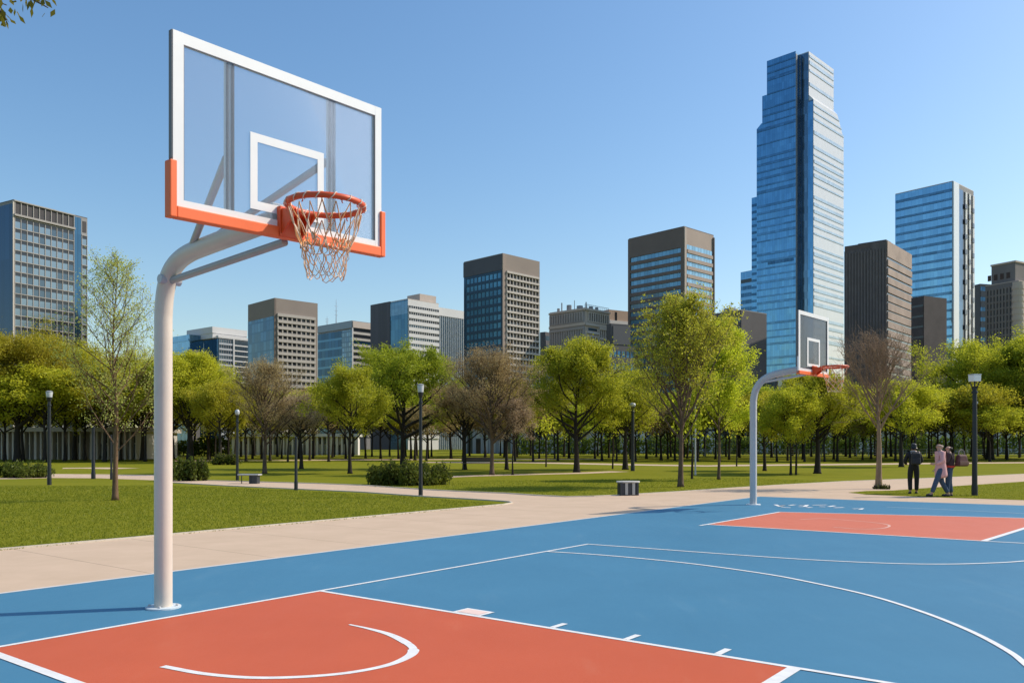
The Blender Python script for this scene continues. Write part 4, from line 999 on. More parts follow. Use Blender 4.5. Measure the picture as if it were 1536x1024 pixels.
# 5 white banded block with glass wing
B = Bld('banded_office', 612, 447.5, 556.5, 458, 658, 455, 330, 'office with white storey bands and dark left flank above the dark green tree', lim=(25,65))
sm = B.sL(586)
B.core(conc_white, rm=conc_tan)
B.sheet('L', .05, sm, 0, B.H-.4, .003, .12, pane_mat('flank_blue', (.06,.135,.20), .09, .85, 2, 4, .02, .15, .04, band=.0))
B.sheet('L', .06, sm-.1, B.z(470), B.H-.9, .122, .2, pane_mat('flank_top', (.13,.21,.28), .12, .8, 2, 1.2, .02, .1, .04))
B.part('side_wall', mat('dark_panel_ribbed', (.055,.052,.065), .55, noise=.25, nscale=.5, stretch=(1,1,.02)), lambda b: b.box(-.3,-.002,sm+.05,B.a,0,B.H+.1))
B.bands('R', .15, B.b-.02, B.z(657), B.z(457.5), 21, .56, .45, conc_white, [dglass,dglass,mglass], mull=14, mull_m=conc_white, mw=.16)
wz = B.z(461); x1w = B.sR(697)
B.part('rear_wing', conc_grey, lambda b: b.box(B.b+.05,x1w+6,1.2,B.a,0,wz))
wg = MB(); wg.box(B.b+.06,x1w+6,1.0,1.198,0,wz-1.6); wg.build('glass_curtain_wall', pane_mat('fin_glass', (.28,.40,.48), .1, .85, 1.2, 4, .012, .1, .1, (.12,.18,.22)), B.root, uv=True)
fb = MB(); nfin = 18
for i in range(nfin): q = B.b+.4+(x1w+5-B.b)*i/nfin; fb.box(q-.10,q+.10,.62,.998,0,wz-1.2)
fb.build('fin', mat('fin_pale', (.46,.50,.52), .5, metal=.3), B.root)
B.part('parapet_band', conc_white, lambda b: b.box(B.b+.05,x1w+6.2,.7,1.9,wz-1.1,wz+2.2))
B.part('penthouse', conc_tan, lambda b: b.box(B.b-7.5,B.b+1.2,3,11,B.H+.0,B.H+3.4))
# 6 brown framed tower with glass side
B = Bld('grid_tower', 754, 379.5, 696, 392.5, 809.5, 392, 260, 'brown framed tower with balcony rows and a dark blue gridded glass side', lim=(25,65))
B.core(conc_brown, rm=conc_brown)
s0, s1 = B.sR(758.5), B.sR(806.5)
B.grid('R', s0, s1, B.z(655), B.z(407), 10, 25, .22, .62, .6, mat('balcony_pale', (.50,.46,.42), .75, noise=.06, nscale=.2), [(mat('room_shadow',(.06,.055,.055),.6),dglass),(mglass,dglass),(pglass,dglass)], split=.55, budget=60)
B.part('wall_panel', mat('bronze_panel', (.075,.07,.08), .5, metal=.3, noise=.1, nscale=.1), lambda b: B.fbox(b,'L',.02,B.a,B.z(404.5),B.H-.35,.002,.3))
B.sheet('L', .02, B.a, 0, B.z(404.5), .003, .06, mat('glass_backing', (.022,.07,.12), .12, metal=.6))
B.grid('L', B.sL(752), B.a-1.2, B.z(655), B.z(406), 9, 20, .42, .95, .12, mat('mullion_navy', (.018,.05,.085), .3, metal=.5), [(mat('window_azure', (.06,.19,.30), .15, metal=.4),),(mat('window_cyan', (.08,.24,.36), .15, metal=.4),)], budget=40)
B.part('corner_trim', mat('trim_brown2', (.30,.24,.205), .8), lambda b: b.box(-.25,B.sR(757.5),-.35,-.002,0,B.H-.35))
# 7 small dark block and the old stone building
B = Bld('low_office', 818, 497.5, 810, 500, 842, 502, 330, 'dark low block wedged between the grid tower and the old stone building', lim=(25,65)); B.core(conc_dark); B.bands('R', .1, B.b-.1, 0, B.H-1.5, 12, .5, .2, conc_dark, mglass)
B = Bld('stone_building', 877.5, 461, 824.5, 467, 913, 465.5, 280, 'old ornate tan stone building with tall narrow windows and rooftop pipes', 'stone building', lim=(25,65))
B.core(conc_tan, rm=trim_pale)
zt, zm = B.z(483), B.z(487.5)
shade_stone = mat('stone_shaded_side', (.36,.35,.35), .85, noise=.12, nscale=.12)  # shade on the left side put into a greyer tone of the stone
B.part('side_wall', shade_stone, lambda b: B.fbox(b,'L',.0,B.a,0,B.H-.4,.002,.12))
B.part('cornice', trim_pale, lambda b: (b.box(-.5,B.b+.3,-.6,-.005,B.H-.9,B.H-.3), b.box(-.4,B.b+.2,-.5,-.125,zm,zm+1.0), b.box(-.5,-.125,-.5,B.a,zm,zm+1.0), b.box(-.6,-.125,-.59,B.a,B.H-.9,B.H-.3)))
B.grid('R', B.sR(882), B.b-.4, zm+1.4, B.z(467), 9, 1, .42, .4, .5, trim_pale, [(dglass,)])
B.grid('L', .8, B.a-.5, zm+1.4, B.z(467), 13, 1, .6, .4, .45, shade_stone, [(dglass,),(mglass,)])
B.grid('R', B.sR(898), B.b-.3, B.z(520), zm-.5, 5, 2, .42, .8, .5, trim_pale, [(dglass,)])
B.grid('R', B.sR(880.5), B.sR(896), B.z(521), B.z(503), 4, 1, .5, .5, .4, trim_pale, [(dglass,)])
B.window('R', B.sR(882.5), B.sR(895.5), B.z(494.5), B.z(490.5), .003, (mglass,), name='window')
B.part('balcony', conc_white, lambda b: (B.fbox(b,'R',B.sR(880),B.b,B.z(517),B.z(514),.003,.9), B.fbox(b,'R',B.sR(880),B.sR(897),B.z(499),B.z(497),.003,.6)))
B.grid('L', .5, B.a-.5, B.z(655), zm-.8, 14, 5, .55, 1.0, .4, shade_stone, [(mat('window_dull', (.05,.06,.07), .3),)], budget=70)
B.grid('R', .5, B.b-.3, B.z(655), B.z(524), 8, 4, .6, 1.2, .4, conc_tan, [(dglass,)], budget=0)
for (px_, h_, r_) in ((837,3.2,.22),(832,1.4,.5),(848,2.0,.9),(856,3.4,.12),(864,1.2,1.1)):
    y_ = B.sL(px_); m = MB(); m.tube([(2,y_,B.H-.3),(2,y_,B.H+h_)], r_, 7); m.build('roof_pipe', mat('pipe_grey', (.30,.31,.32), .6), B.root)
for (px_, h_, r_) in ((886,2.4,.2),(893,1.2,.7),(902,1.3,.5)):
    x_ = B.sR(px_); m = MB(); m.tube([(x_,2,B.H-.3),(x_,2,B.H+h_)], r_, 7); m.build('roof_pipe', mat('pipe_grey', (.30,.31,.32), .6), B.root)
m = MB()
for k in range(13): q = B.b*k/12; m.box(q-.06,q+.06,-.05,.05,B.H,B.H+1.1)
m.box(0,B.b,-.04,.04,B.H+1.1,B.H+1.2); m.build('roof_railing', mat('pipe_grey', (.30,.31,.32), .6), B.root)
B2 = Bld('stone_building', 913, 464, 905, 465.5, 943.5, 467, 300, 'plain tan stone block with one slit window, right of the ornate stone building', 'stone building', lim=(25,65)); B2.core(mat('stone_orange', (.45,.33,.25), .85, noise=.08, nscale=.2))
B2.window('R', B2.sR(922.5), B2.sR(925.5), B2.z(484), B2.z(467), .003, (dglass,)); B2.part('balcony', conc_white, lambda b: B2.fbox(b,'R',B2.sR(914),B2.b,B2.z(485),B2.z(480),.003,.5))
B = Bld('dark_block', 917, 485, 910, 486, 946, 486, 262, 'plain dark grey windowless block left of the blue ribbon tower', lim=(25,65)); B.core(mat('dark_cladding', (.075,.075,.085), .7, noise=.1, nscale=.15))
B.part('wall_panel', mat('dark_cladding2', (.10,.10,.11), .6), lambda b: B.fbox(b,'R',.6,B.b-.3,B.z(516),B.z(488),.002,.2))
B = Bld('dark_block', 905, 517, 893, 519, 952, 520, 240, 'low dark glazed podium at the foot of the blue ribbon tower', lim=(25,65)); B.core(conc_dark)
B.bands('R', .2, B.b-.2, 0, B.H-1.5, 8, .5, .3, conc_dark, [dglass,dglass,gl_navy], mull=7, mw=.3); B.bands('L', .2, B.a-.2, 0, B.H-1.5, 8, .35, .3, conc_dark, [mglass,dglass])
# 8 ribbon window tower
B = Bld('ribbon_tower', 1026, 339, 943, 358.5, 1070.5, 353, 270, 'dark brown tower with blue ribbon windows behind the tallest airy tree', lim=(25,65))
rib = mat('ribbon_brown', (.155,.12,.105), .7, noise=.1, nscale=.1); ribl = mat('ribbon_brown_lit', (.36,.29,.25), .75, noise=.08, nscale=.1)  # second tone is the same brown with sunlight put into its colour
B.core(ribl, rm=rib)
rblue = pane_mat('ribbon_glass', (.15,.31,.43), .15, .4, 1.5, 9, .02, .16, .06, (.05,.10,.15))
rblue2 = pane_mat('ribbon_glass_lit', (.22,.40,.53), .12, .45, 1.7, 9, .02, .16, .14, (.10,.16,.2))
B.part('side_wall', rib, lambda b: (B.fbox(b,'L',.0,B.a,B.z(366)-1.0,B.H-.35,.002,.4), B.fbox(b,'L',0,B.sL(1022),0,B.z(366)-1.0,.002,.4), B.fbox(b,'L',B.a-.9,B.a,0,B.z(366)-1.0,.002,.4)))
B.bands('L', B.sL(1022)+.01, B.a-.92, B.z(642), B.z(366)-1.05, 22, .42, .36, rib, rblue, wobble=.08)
B.part('corner_trim', mat('trim_tan', (.42,.36,.32), .75), lambda b: b.box(-.1,B.sR(1028.5),-.4,-.002,0,B.H-.35))
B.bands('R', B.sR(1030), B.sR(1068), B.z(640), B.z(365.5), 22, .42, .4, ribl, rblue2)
B.part('corner_trim', mat('trim_dark', (.06,.05,.05), .6), lambda b: B.fbox(b,'R',B.b-.6,B.b,0,B.H-1,.002,.45))
# 9 dark block
B = Bld('dark_office', 1112, 464, 1072, 470, 1150, 470, 330, 'dark office block with rooftop masts between the ribbon tower and stepped tower', lim=(20,65)); B.core(conc_dark, rm=conc_grey)
B.bands('L', .2, B.a-.1, 0, B.H-3, 14, .5, .25, conc_dark, [mglass,dglass,bglass2], mull=9, mw=.3)
for px_,h_ in ((1084,2.4),(1093,4.2),(1098,2.0)): mast(B, 1.5, B.sL(px_), B.H, h_, .16)
B.part('penthouse', conc_grey, lambda b: b.box(1,6,B.sL(1092),B.sL(1084),B.H,B.H+1.6))
# 10 slim banded slab
B = Bld('slim_tower', 1140, 403, 1111, 407.5, 1180, 412, 640, 'narrow banded slab tucked against the left of the tall stepped tower', lim=(20,65)); B.core(gl_blue, uv=True)
B.bands('L', .1, B.a-.05, 0, B.H-6, 24, .45, .25, gl_sky, [gl_navy,dglass])

# 11 the tall stepped glass tower
B = Bld('stepped_skyscraper', 1207, 70, 1135, 95, 1265.5, 92, 500, 'tallest stepped blue glass skyscraper with a notched corner behind the far hoop', 'skyscraper', phi=45, alim=300)
u1 = B.sL(1193.5)                                # the left half's near corner; a dark slot bites the corner away
def zz(y): return B.z(y)
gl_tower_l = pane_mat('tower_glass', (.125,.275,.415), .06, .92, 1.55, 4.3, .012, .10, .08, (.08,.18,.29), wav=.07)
gl_tower_r = pane_mat('tower_glass_sunlit', (.62,.63,.635), .22, .12, 1.55, 4.3, .008, .03, .03, (.5,.54,.57), wav=.012)  # bright sky reflected on the sunny side, put into a paler glass colour
dark_notch = pane_mat('tower_notch_glass', (.12,.19,.255), .10, .8, 1.5, 4.3, .02, .2, .06)
xr_low, yl_low = B.b, B.a
yl_mid, yl_top, xr_top = B.sL(1143.3), B.sL(1150.3), B.sR(1250.5)
def block(x0,x1,y0,y1,za,zb_, m, name):
    t = MB(); t.box(x0,x1,y0,y1,za,zb_); return t.build(name, m, B.root, uv=True)
NT, DY = B.sR(1213.3), -2.9                      # the right half: its lower storeys stand 2.9 m further forward than its top
def xr(px, y): k = (px-768)/F; c, s = math.cos(B.p), math.sin(B.p); return (k*B.D-B.Ex+y*(k*s+c))/(s-k*c)
xr_low = xr(1265.5, DY)
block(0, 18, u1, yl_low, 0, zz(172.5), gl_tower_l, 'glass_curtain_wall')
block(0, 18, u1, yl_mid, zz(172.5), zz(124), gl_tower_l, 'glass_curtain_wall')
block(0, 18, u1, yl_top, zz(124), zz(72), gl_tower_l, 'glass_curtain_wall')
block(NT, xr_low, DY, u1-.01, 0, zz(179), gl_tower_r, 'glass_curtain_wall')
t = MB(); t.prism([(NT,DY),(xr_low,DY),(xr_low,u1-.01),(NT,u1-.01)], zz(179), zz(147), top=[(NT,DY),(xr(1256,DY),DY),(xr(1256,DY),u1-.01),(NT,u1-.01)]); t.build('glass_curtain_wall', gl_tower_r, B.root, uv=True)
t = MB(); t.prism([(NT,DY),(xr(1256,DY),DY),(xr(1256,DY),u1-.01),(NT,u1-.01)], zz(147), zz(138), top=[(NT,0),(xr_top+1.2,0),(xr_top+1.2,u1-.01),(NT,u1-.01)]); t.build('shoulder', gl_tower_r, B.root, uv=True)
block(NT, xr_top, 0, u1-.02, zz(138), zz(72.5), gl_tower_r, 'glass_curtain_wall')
block(18.01, xr_top-.5, u1, yl_top-1, 0, zz(75), conc_grey, 'wall')
t = MB(); t.prism([(0.01,yl_mid-.01),(12,yl_mid-.01),(12,yl_low-.3),(0.01,yl_low-.3)], zz(172.5), zz(166), top=[(0.01,yl_mid-.01),(12,yl_mid-.01),(12,yl_mid+.6),(0.01,yl_mid+.6)]); t.build('shoulder', gl_tower_l, B.root, uv=True)
block(NT-.25, NT-.01, DY+.1, u1-.4, 0, zz(147.5), dark_notch, 'notch_glass')
block(NT-.25, NT-.01, .1, u1-.4, zz(147.5), zz(74), dark_notch, 'notch_glass')
block(NT-.45, NT-.26, DY+.15, .2, 0, zz(150), gl_tower_l, 'corner_glass')
block(2.0, NT-.3, u1-.3, u1-.02, 0, zz(140.2), dark_notch, 'notch_glass')
block(.02, 1.9, u1-.25, u1-.02, 0, zz(76), mat('notch_stone', (.22,.25,.28), .4, metal=.3), 'notch_pier')
# spandrel bands, every storey a slim one, some storeys heavier
rgb = random.Random(4)
bl, br = MB(), MB(); z = 12.0; k = 0
while z < zz(78):
    yl_ = yl_low if z < zz(173) else yl_mid if z < zz(126) else yl_top
    xr_ = xr_low if z < zz(182) else (xr_low+(xr(1256,DY)-xr_low)*(z-zz(179))/(zz(147)-zz(179)) if z < zz(150) else xr_top)
    hh = rgb.choice((.8,1.0,1.5,1.9)); bl.box(-.25,-.01,u1+.3,yl_-.2,z,z+hh)
    hh = rgb.choice((1.0,1.3,1.9,2.2)); yf = DY if z < zz(151) else 0
    if z < zz(151) or z > zz(136): br.box(NT+.6,xr_-.3,yf-.25,yf-.01,z+.6,z+.6+hh)
    z += 4.3 if rgb.random() < .75 else 8.6
bl.build('spandrel', pane_mat('tower_spandrel', (.085,.185,.29), .14, .85, 3, 2, .006, .2, .02), B.root, uv=True)
br.build('spandrel', pane_mat('tower_spandrel_sunlit', (.36,.46,.54), .3, .4, 3, 2, .006, .1, .02), B.root, uv=True)  # spandrel colour painted paler on the sunlit right face
t = MB(); t.box(.0-.3,-.02,u1+1.5,B.sL(1152),zz(388),zz(384)); t.build('plant_storey', gl_navy, B.root, uv=True)
# lower left shoulder block
y0s, y1s = yl_low+.02, B.sL(1125.7)
block(1.5, 18, y0s, y1s, 0, zz(277.5), gl_tower_l, 'side_block')
t = MB(); zq = 10
while zq < zz(284): t.box(1.25,1.49,y0s+.1,y1s-.1,zq,zq+1.5); zq += 4.3
t.build('spandrel', gl_navy, B.root, uv=True)

# 12 dark brown tower right of it
B = Bld('stone_tower', 1330, 360, 1267, 362.5, 1366.5, 380, 330, 'dark brown stone tower with a lighter banded right side, right of the stepped skyscraper', lim=(20,65))
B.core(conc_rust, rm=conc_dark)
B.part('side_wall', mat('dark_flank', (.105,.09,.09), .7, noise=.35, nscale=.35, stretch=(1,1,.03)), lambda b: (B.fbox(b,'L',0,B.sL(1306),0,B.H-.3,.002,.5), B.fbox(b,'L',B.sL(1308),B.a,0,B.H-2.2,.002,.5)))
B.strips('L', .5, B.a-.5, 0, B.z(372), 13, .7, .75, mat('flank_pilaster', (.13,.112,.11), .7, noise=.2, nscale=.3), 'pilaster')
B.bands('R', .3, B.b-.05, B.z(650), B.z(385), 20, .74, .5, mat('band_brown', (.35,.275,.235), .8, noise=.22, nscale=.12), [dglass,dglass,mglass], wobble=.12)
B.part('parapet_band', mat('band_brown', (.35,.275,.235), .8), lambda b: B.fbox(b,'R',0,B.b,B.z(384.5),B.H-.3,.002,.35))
B.part('penthouse', conc_dark, lambda b: b.box(1,7,.5,B.sL(1278)-2,B.H-.2,B.H+.5))
# 13 pale blue tower
B = Bld('blue_tower', 1429.5, 271, 1343, 289.5, 1460.5, 286, 380, 'pale blue glass tower with a black and white chequered right side', lim=(20,65))
B.core(conc_grey, rm=conc_white)
B.sheet('L', .3, B.a, 0, B.H-.5, .003, .15, pane_mat('blue_tower_glass', (.20,.37,.50), .06, .92, 1.7, 3.9, .012, .08, .06, (.13,.27,.4), wav=.06))
t = MB(); zq = 16.; rgb = random.Random(3)
while zq < B.H-4: B.fbox(t,'L',.5,B.a-.3,zq,zq+rgb.choice((1.0,1.1,1.25)),.152,.4); zq += 3.9
t.build('spandrel', pane_mat('blue_tower_spandrel', (.085,.165,.24), .12, .85, 3, 2, .006, .2, .02), B.root, uv=True)
e1, e2, e3 = B.sR(1437), B.sR(1444), B.b
B.part('corner_trim', mat('panel_bright', (.70,.72,.72), .35, metal=.2), lambda b: B.fbox(b,'R',-.2,e1,0,B.H-.31,.002,.5))
B.sheet('R', e1+.05, e2, 0, B.z(279), .003, .2, gl_navy)
cols = 3
for i in range(cols):
    q0 = e2+.1+(e3-e2)*i/cols; q1 = q0+(e3-e2)/cols
    t = MB(); B.fbox(t,'R',q0+(q1-q0)*.42,q1-(q1-q0)*.12,B.z(655),B.z(280),.203,.6); t.build('pilaster', mat('check_white', (.62,.63,.62), .5), B.root)
t = MB(); rgb = random.Random(8)
for i in range(cols):
    q0 = e2+.1+(e3-e2)*i/cols; q1 = q0+(e3-e2)/cols; zq = B.z(655)+rgb.uniform(0,4)
    while zq < B.z(288):
        B.fbox(t,'R',q0+(q1-q0)*.2,q1-(q1-q0)*.3,zq,zq+2.2,.605,.8); zq += 7.0
t.build('window_bay', dglass, B.root)
B.sheet('R', e2+.05, e3, 0, B.z(280), .003, .2, mat('check_black', (.02,.022,.03), .3))
B = Bld('dark_block', 1386, 443.5, 1366.8, 442, 1420, 446, 300, 'tall dark brown block standing before the lower left of the pale blue tower', lim=(8,80)); B.core(mat('dark_brown_block', (.065,.05,.052), .7, noise=.25, nscale=.2)); B.bands('L', .3, B.a-.3, 0, B.H-3, 14, .8, .2, mat('dark_brown_block', (.065,.05,.052), .7), dglass)
def cut(): pass
B = Bld('dark_block', 1412, 616, 1386.6, 614, 1452, 620, 290, 'low dark block at the foot of the pale blue tower above yellow tree', lim=(8,80)); B.core(mat('dark_base', (.06,.055,.06), .7, noise=.2, nscale=.2)); B.bands('R', .3, B.b-.3, 0, B.H-1, 4, .5, .3, conc_dark, [mglass,dglass])
# 14 right edge blocks
B = Bld('dark_block', 1470, 425.5, 1460.5, 428, 1500, 424, 420, 'narrow dark blue grey block between pale blue tower and round fronted office', lim=(15,75)); B.core(mat('dark_slate', (.07,.08,.10), .6, noise=.1, nscale=.1))
B.bands('R', .3, B.b-.3, 0, B.z(430), 16, .6, .25, mat('dark_slate', (.07,.08,.10), .6), [gl_navy])
B = Bld('stone_office', 1528, 420, 1478, 428, 1575, 428, 340, 'grey stone office with round corner bay and set back square top storeys at right edge', lim=(20,65))
gst = mat('stone_grey_brown', (.185,.17,.165), .85, noise=.12, nscale=.12); B.core(gst, rm=conc_tan)
B.grid('L', B.sL(1519), B.a-.6, B.z(655), B.z(428), 8, 22, .75, .7, .4, gst, [(mat('window_grey', (.07,.075,.085), .3),),(mglass,)], budget=90)
B.grid('R', 1.2, B.b-.6, B.z(655), B.z(428), 8, 22, .75, .7, .4, conc_tan, [(mglass,)], budget=0)
m = MB()
for k in range(24): zq = B.z(650)+k*(B.z(424)-B.z(650))/24; m.lathe([(2.2,zq),(2.2,zq+1.5),(2.0,zq+1.5),(2.0,zq+2.9)], 18, (.6,.6))
m.build('corner_bay', conc_tan, B.root)
zt = B.z(391)
B.part('upper_storey', gst, lambda b: b.box(1.5,B.b-2,2.2,B.sL(1484),B.H-.2,zt))
B.part('cornice', conc_tan, lambda b: b.box(1.2,B.b-1.7,1.9,B.sL(1483),zt,zt+.7))
for k in range(4): B.part('window', dglass, lambda b: b.box(1.44,1.499,B.sL(1512)+k*2.6,B.sL(1512)+k*2.6+1.5,B.H+1.8,B.H+4.2))

# low buildings seen under the crowns
def low_hall(px0, px1, Y, h, label, name, m, bays, colw, pier_m, cat='building', glass=mglass, dp=12):
    x0, x1 = (px0-768)/F*Y, (px1-768)/F*Y; wd = x1-x0
    o = empty(name, (x0,Y,0), 0, label, cat, 'low buildings at the park edge')
    b = MB(); b.box(0,wd,.6,dp,0,h); b.build('wall', m, o); b = MB(); b.box(-.4,wd+.4,-.5,dp+.4,h,h+.5); b.build('roof', pier_m, o)
    for i in range(bays):
        q0, q1 = wd*i/bays+colw/2+.05, wd*(i+1)/bays-colw/2-.05
        b = MB(); b.box(q0,q1,.5,.598,.15,h*.55); b.build('window', [glass, conc_white, pglass, conc_white, pglass, dglass, conc_white][i*5 % 7], o)
        b = MB(); b.box(q0,q1,.5,.598,h*.6,h*.95); b.build('window', [pglass, conc_white, glass, conc_white, dglass][i*3 % 5], o)
    for i in range(bays+1): q = wd*i/bays; b = MB(); cw2 = colw*(.55,1.0,.7,1.5,.8)[i*3 % 5]; b.box(q-cw2/2,q+cw2/2,-.2,.598,0,h); b.build('column', pier_m, o)
    return o
low_hall(-80, 205, 99, 3.3, 'long pale colonnaded hall seen under the crowns of the left trees', 'colonnaded_hall', mat('hall_wall', (.60,.56,.52), .8), 34, .20, mat('column_pale', (.55,.49,.42), .75, noise=.06, nscale=.5))
low_hall(343, 535, 145, 3.2, 'low white pavilion of slim columns under the brown trees', 'pavilion', mat('hall_wall', (.36,.34,.32), .8), 26, .35, mat('column_white', (.66,.63,.58), .7, noise=.06, nscale=.5), dp=3)
low_hall(700, 905, 170, 5.2, 'long grey low building behind trees below the grid tower', 'low_building', conc_dark, 18, .45, mat('column_grey', (.24,.25,.27), .75))
low_hall(900, 1250, 175, 8.5, 'long dark blue grey low building below the stepped skyscraper', 'low_building', mat('slate_wall', (.05,.057,.07), .7), 24, .3, mat('slate_pier', (.08,.09,.11), .7), glass=gl_navy)
low_hall(1255, 1640, 178, 8.5, 'long dark low building below the dark brown and pale blue towers', 'low_building', mat('slate_wall', (.05,.057,.07), .7), 26, .3, mat('slate_pier', (.08,.09,.11), .7), glass=gl_navy)
Bp = Bld('dark_block', 1165, 560, 1100, 566, 1262, 568, 260, 'wide dark podium block at the foot of the stepped skyscraper', lim=(20,65)); Bp.core(conc_dark)
Bp.bands('L', .3, Bp.a-.3, 0, Bp.H-2, 6, .5, .3, conc_dark, [mglass,dglass,bglass2], mull=10, mw=.4); Bp.bands('R', .3, Bp.b-.3, 0, Bp.H-2, 6, .5, .3, conc_dark, [mglass,dglass], mull=12, mw=.4)
# railing along the park's far edge on the city side
rx0, rx1, ry = (1040-768)/F*128, (1600-768)/F*128, 128
o = empty('railing', (rx0,ry,0), 0, 'pale metal railing along the far park edge below the dark low buildings', 'railing')
wd = rx1-rx0; m = MB()
for zq in (.35,.7,1.05): m.box(0,wd,-.03,.03,zq-.03,zq+.03)
m.build('rail', mat('rail_grey', (.40,.43,.47), .5), o)
for k in range(33): m = MB(); q = wd*k/32; m.box(q-.05,q+.05,-.05,.05,0,1.15); m.build('post', mat('rail_grey', (.40,.43,.47), .5), o)
# ------------------------------------------------------------------ people
def skin_mesh(name, pts, edges, root, m, parent, sub=2):
    """pts: {name: (co, radius)} grown into one continuous surface"""
    keys = list(pts); ix = {k: i for i, k in enumerate(keys)}
    me = bpy.data.meshes.new(name); me.from_pydata([pts[k][0] for k in keys], [(ix[a], ix[b]) for a,b in edges], [])
    o = bpy.data.objects.new(name, me); C.objects.link(o)
    sk = o.modifiers.new('skin', 'SKIN'); sk.use_smooth_shade = True
    for k in keys:
        r = pts[k][1]; v = me.skin_vertices[0].data[ix[k]]; v.radius = (r, r) if not isinstance(r, tuple) else r; v.use_root = (k == root)
    ss = o.modifiers.new('sub', 'SUBSURF'); ss.levels = sub; ss.render_levels = sub
    dg = bpy.context.evaluated_depsgraph_get(); new = bpy.data.meshes.new_from_object(o.evaluated_get(dg))
    o.modifiers.clear(); o.data = new; new.materials.clear(); new.materials.append(m); new.name = name
    new.polygons.foreach_set('use_smooth', [True]*len(new.polygons)); bpy.data.meshes.remove(me); o.parent = parent
    return o
skin_m = mat('skin', (.46,.27,.19), .55); hair_d = mat('hair_dark', (.012,.010,.009), .5); hair_l = mat('hair_light', (.42,.33,.24), .6)
denim = mat('denim_blue', (.045,.075,.13), .85, noise=.2, nscale=20); blackc = mat('cloth_black', (.012,.012,.014), .85, noise=.2, nscale=20)
pinkc = mat('cloth_pink', (.62,.34,.34), .85, noise=.08, nscale=12); darkc = mat('cloth_dark_plum', (.05,.03,.035), .85, noise=.2, nscale=16); redc = mat('cloth_red', (.55,.05,.03), .8)
shoe_m = mat('shoe_dark', (.02,.02,.022), .6)
def V3(*a): return Vector(a)
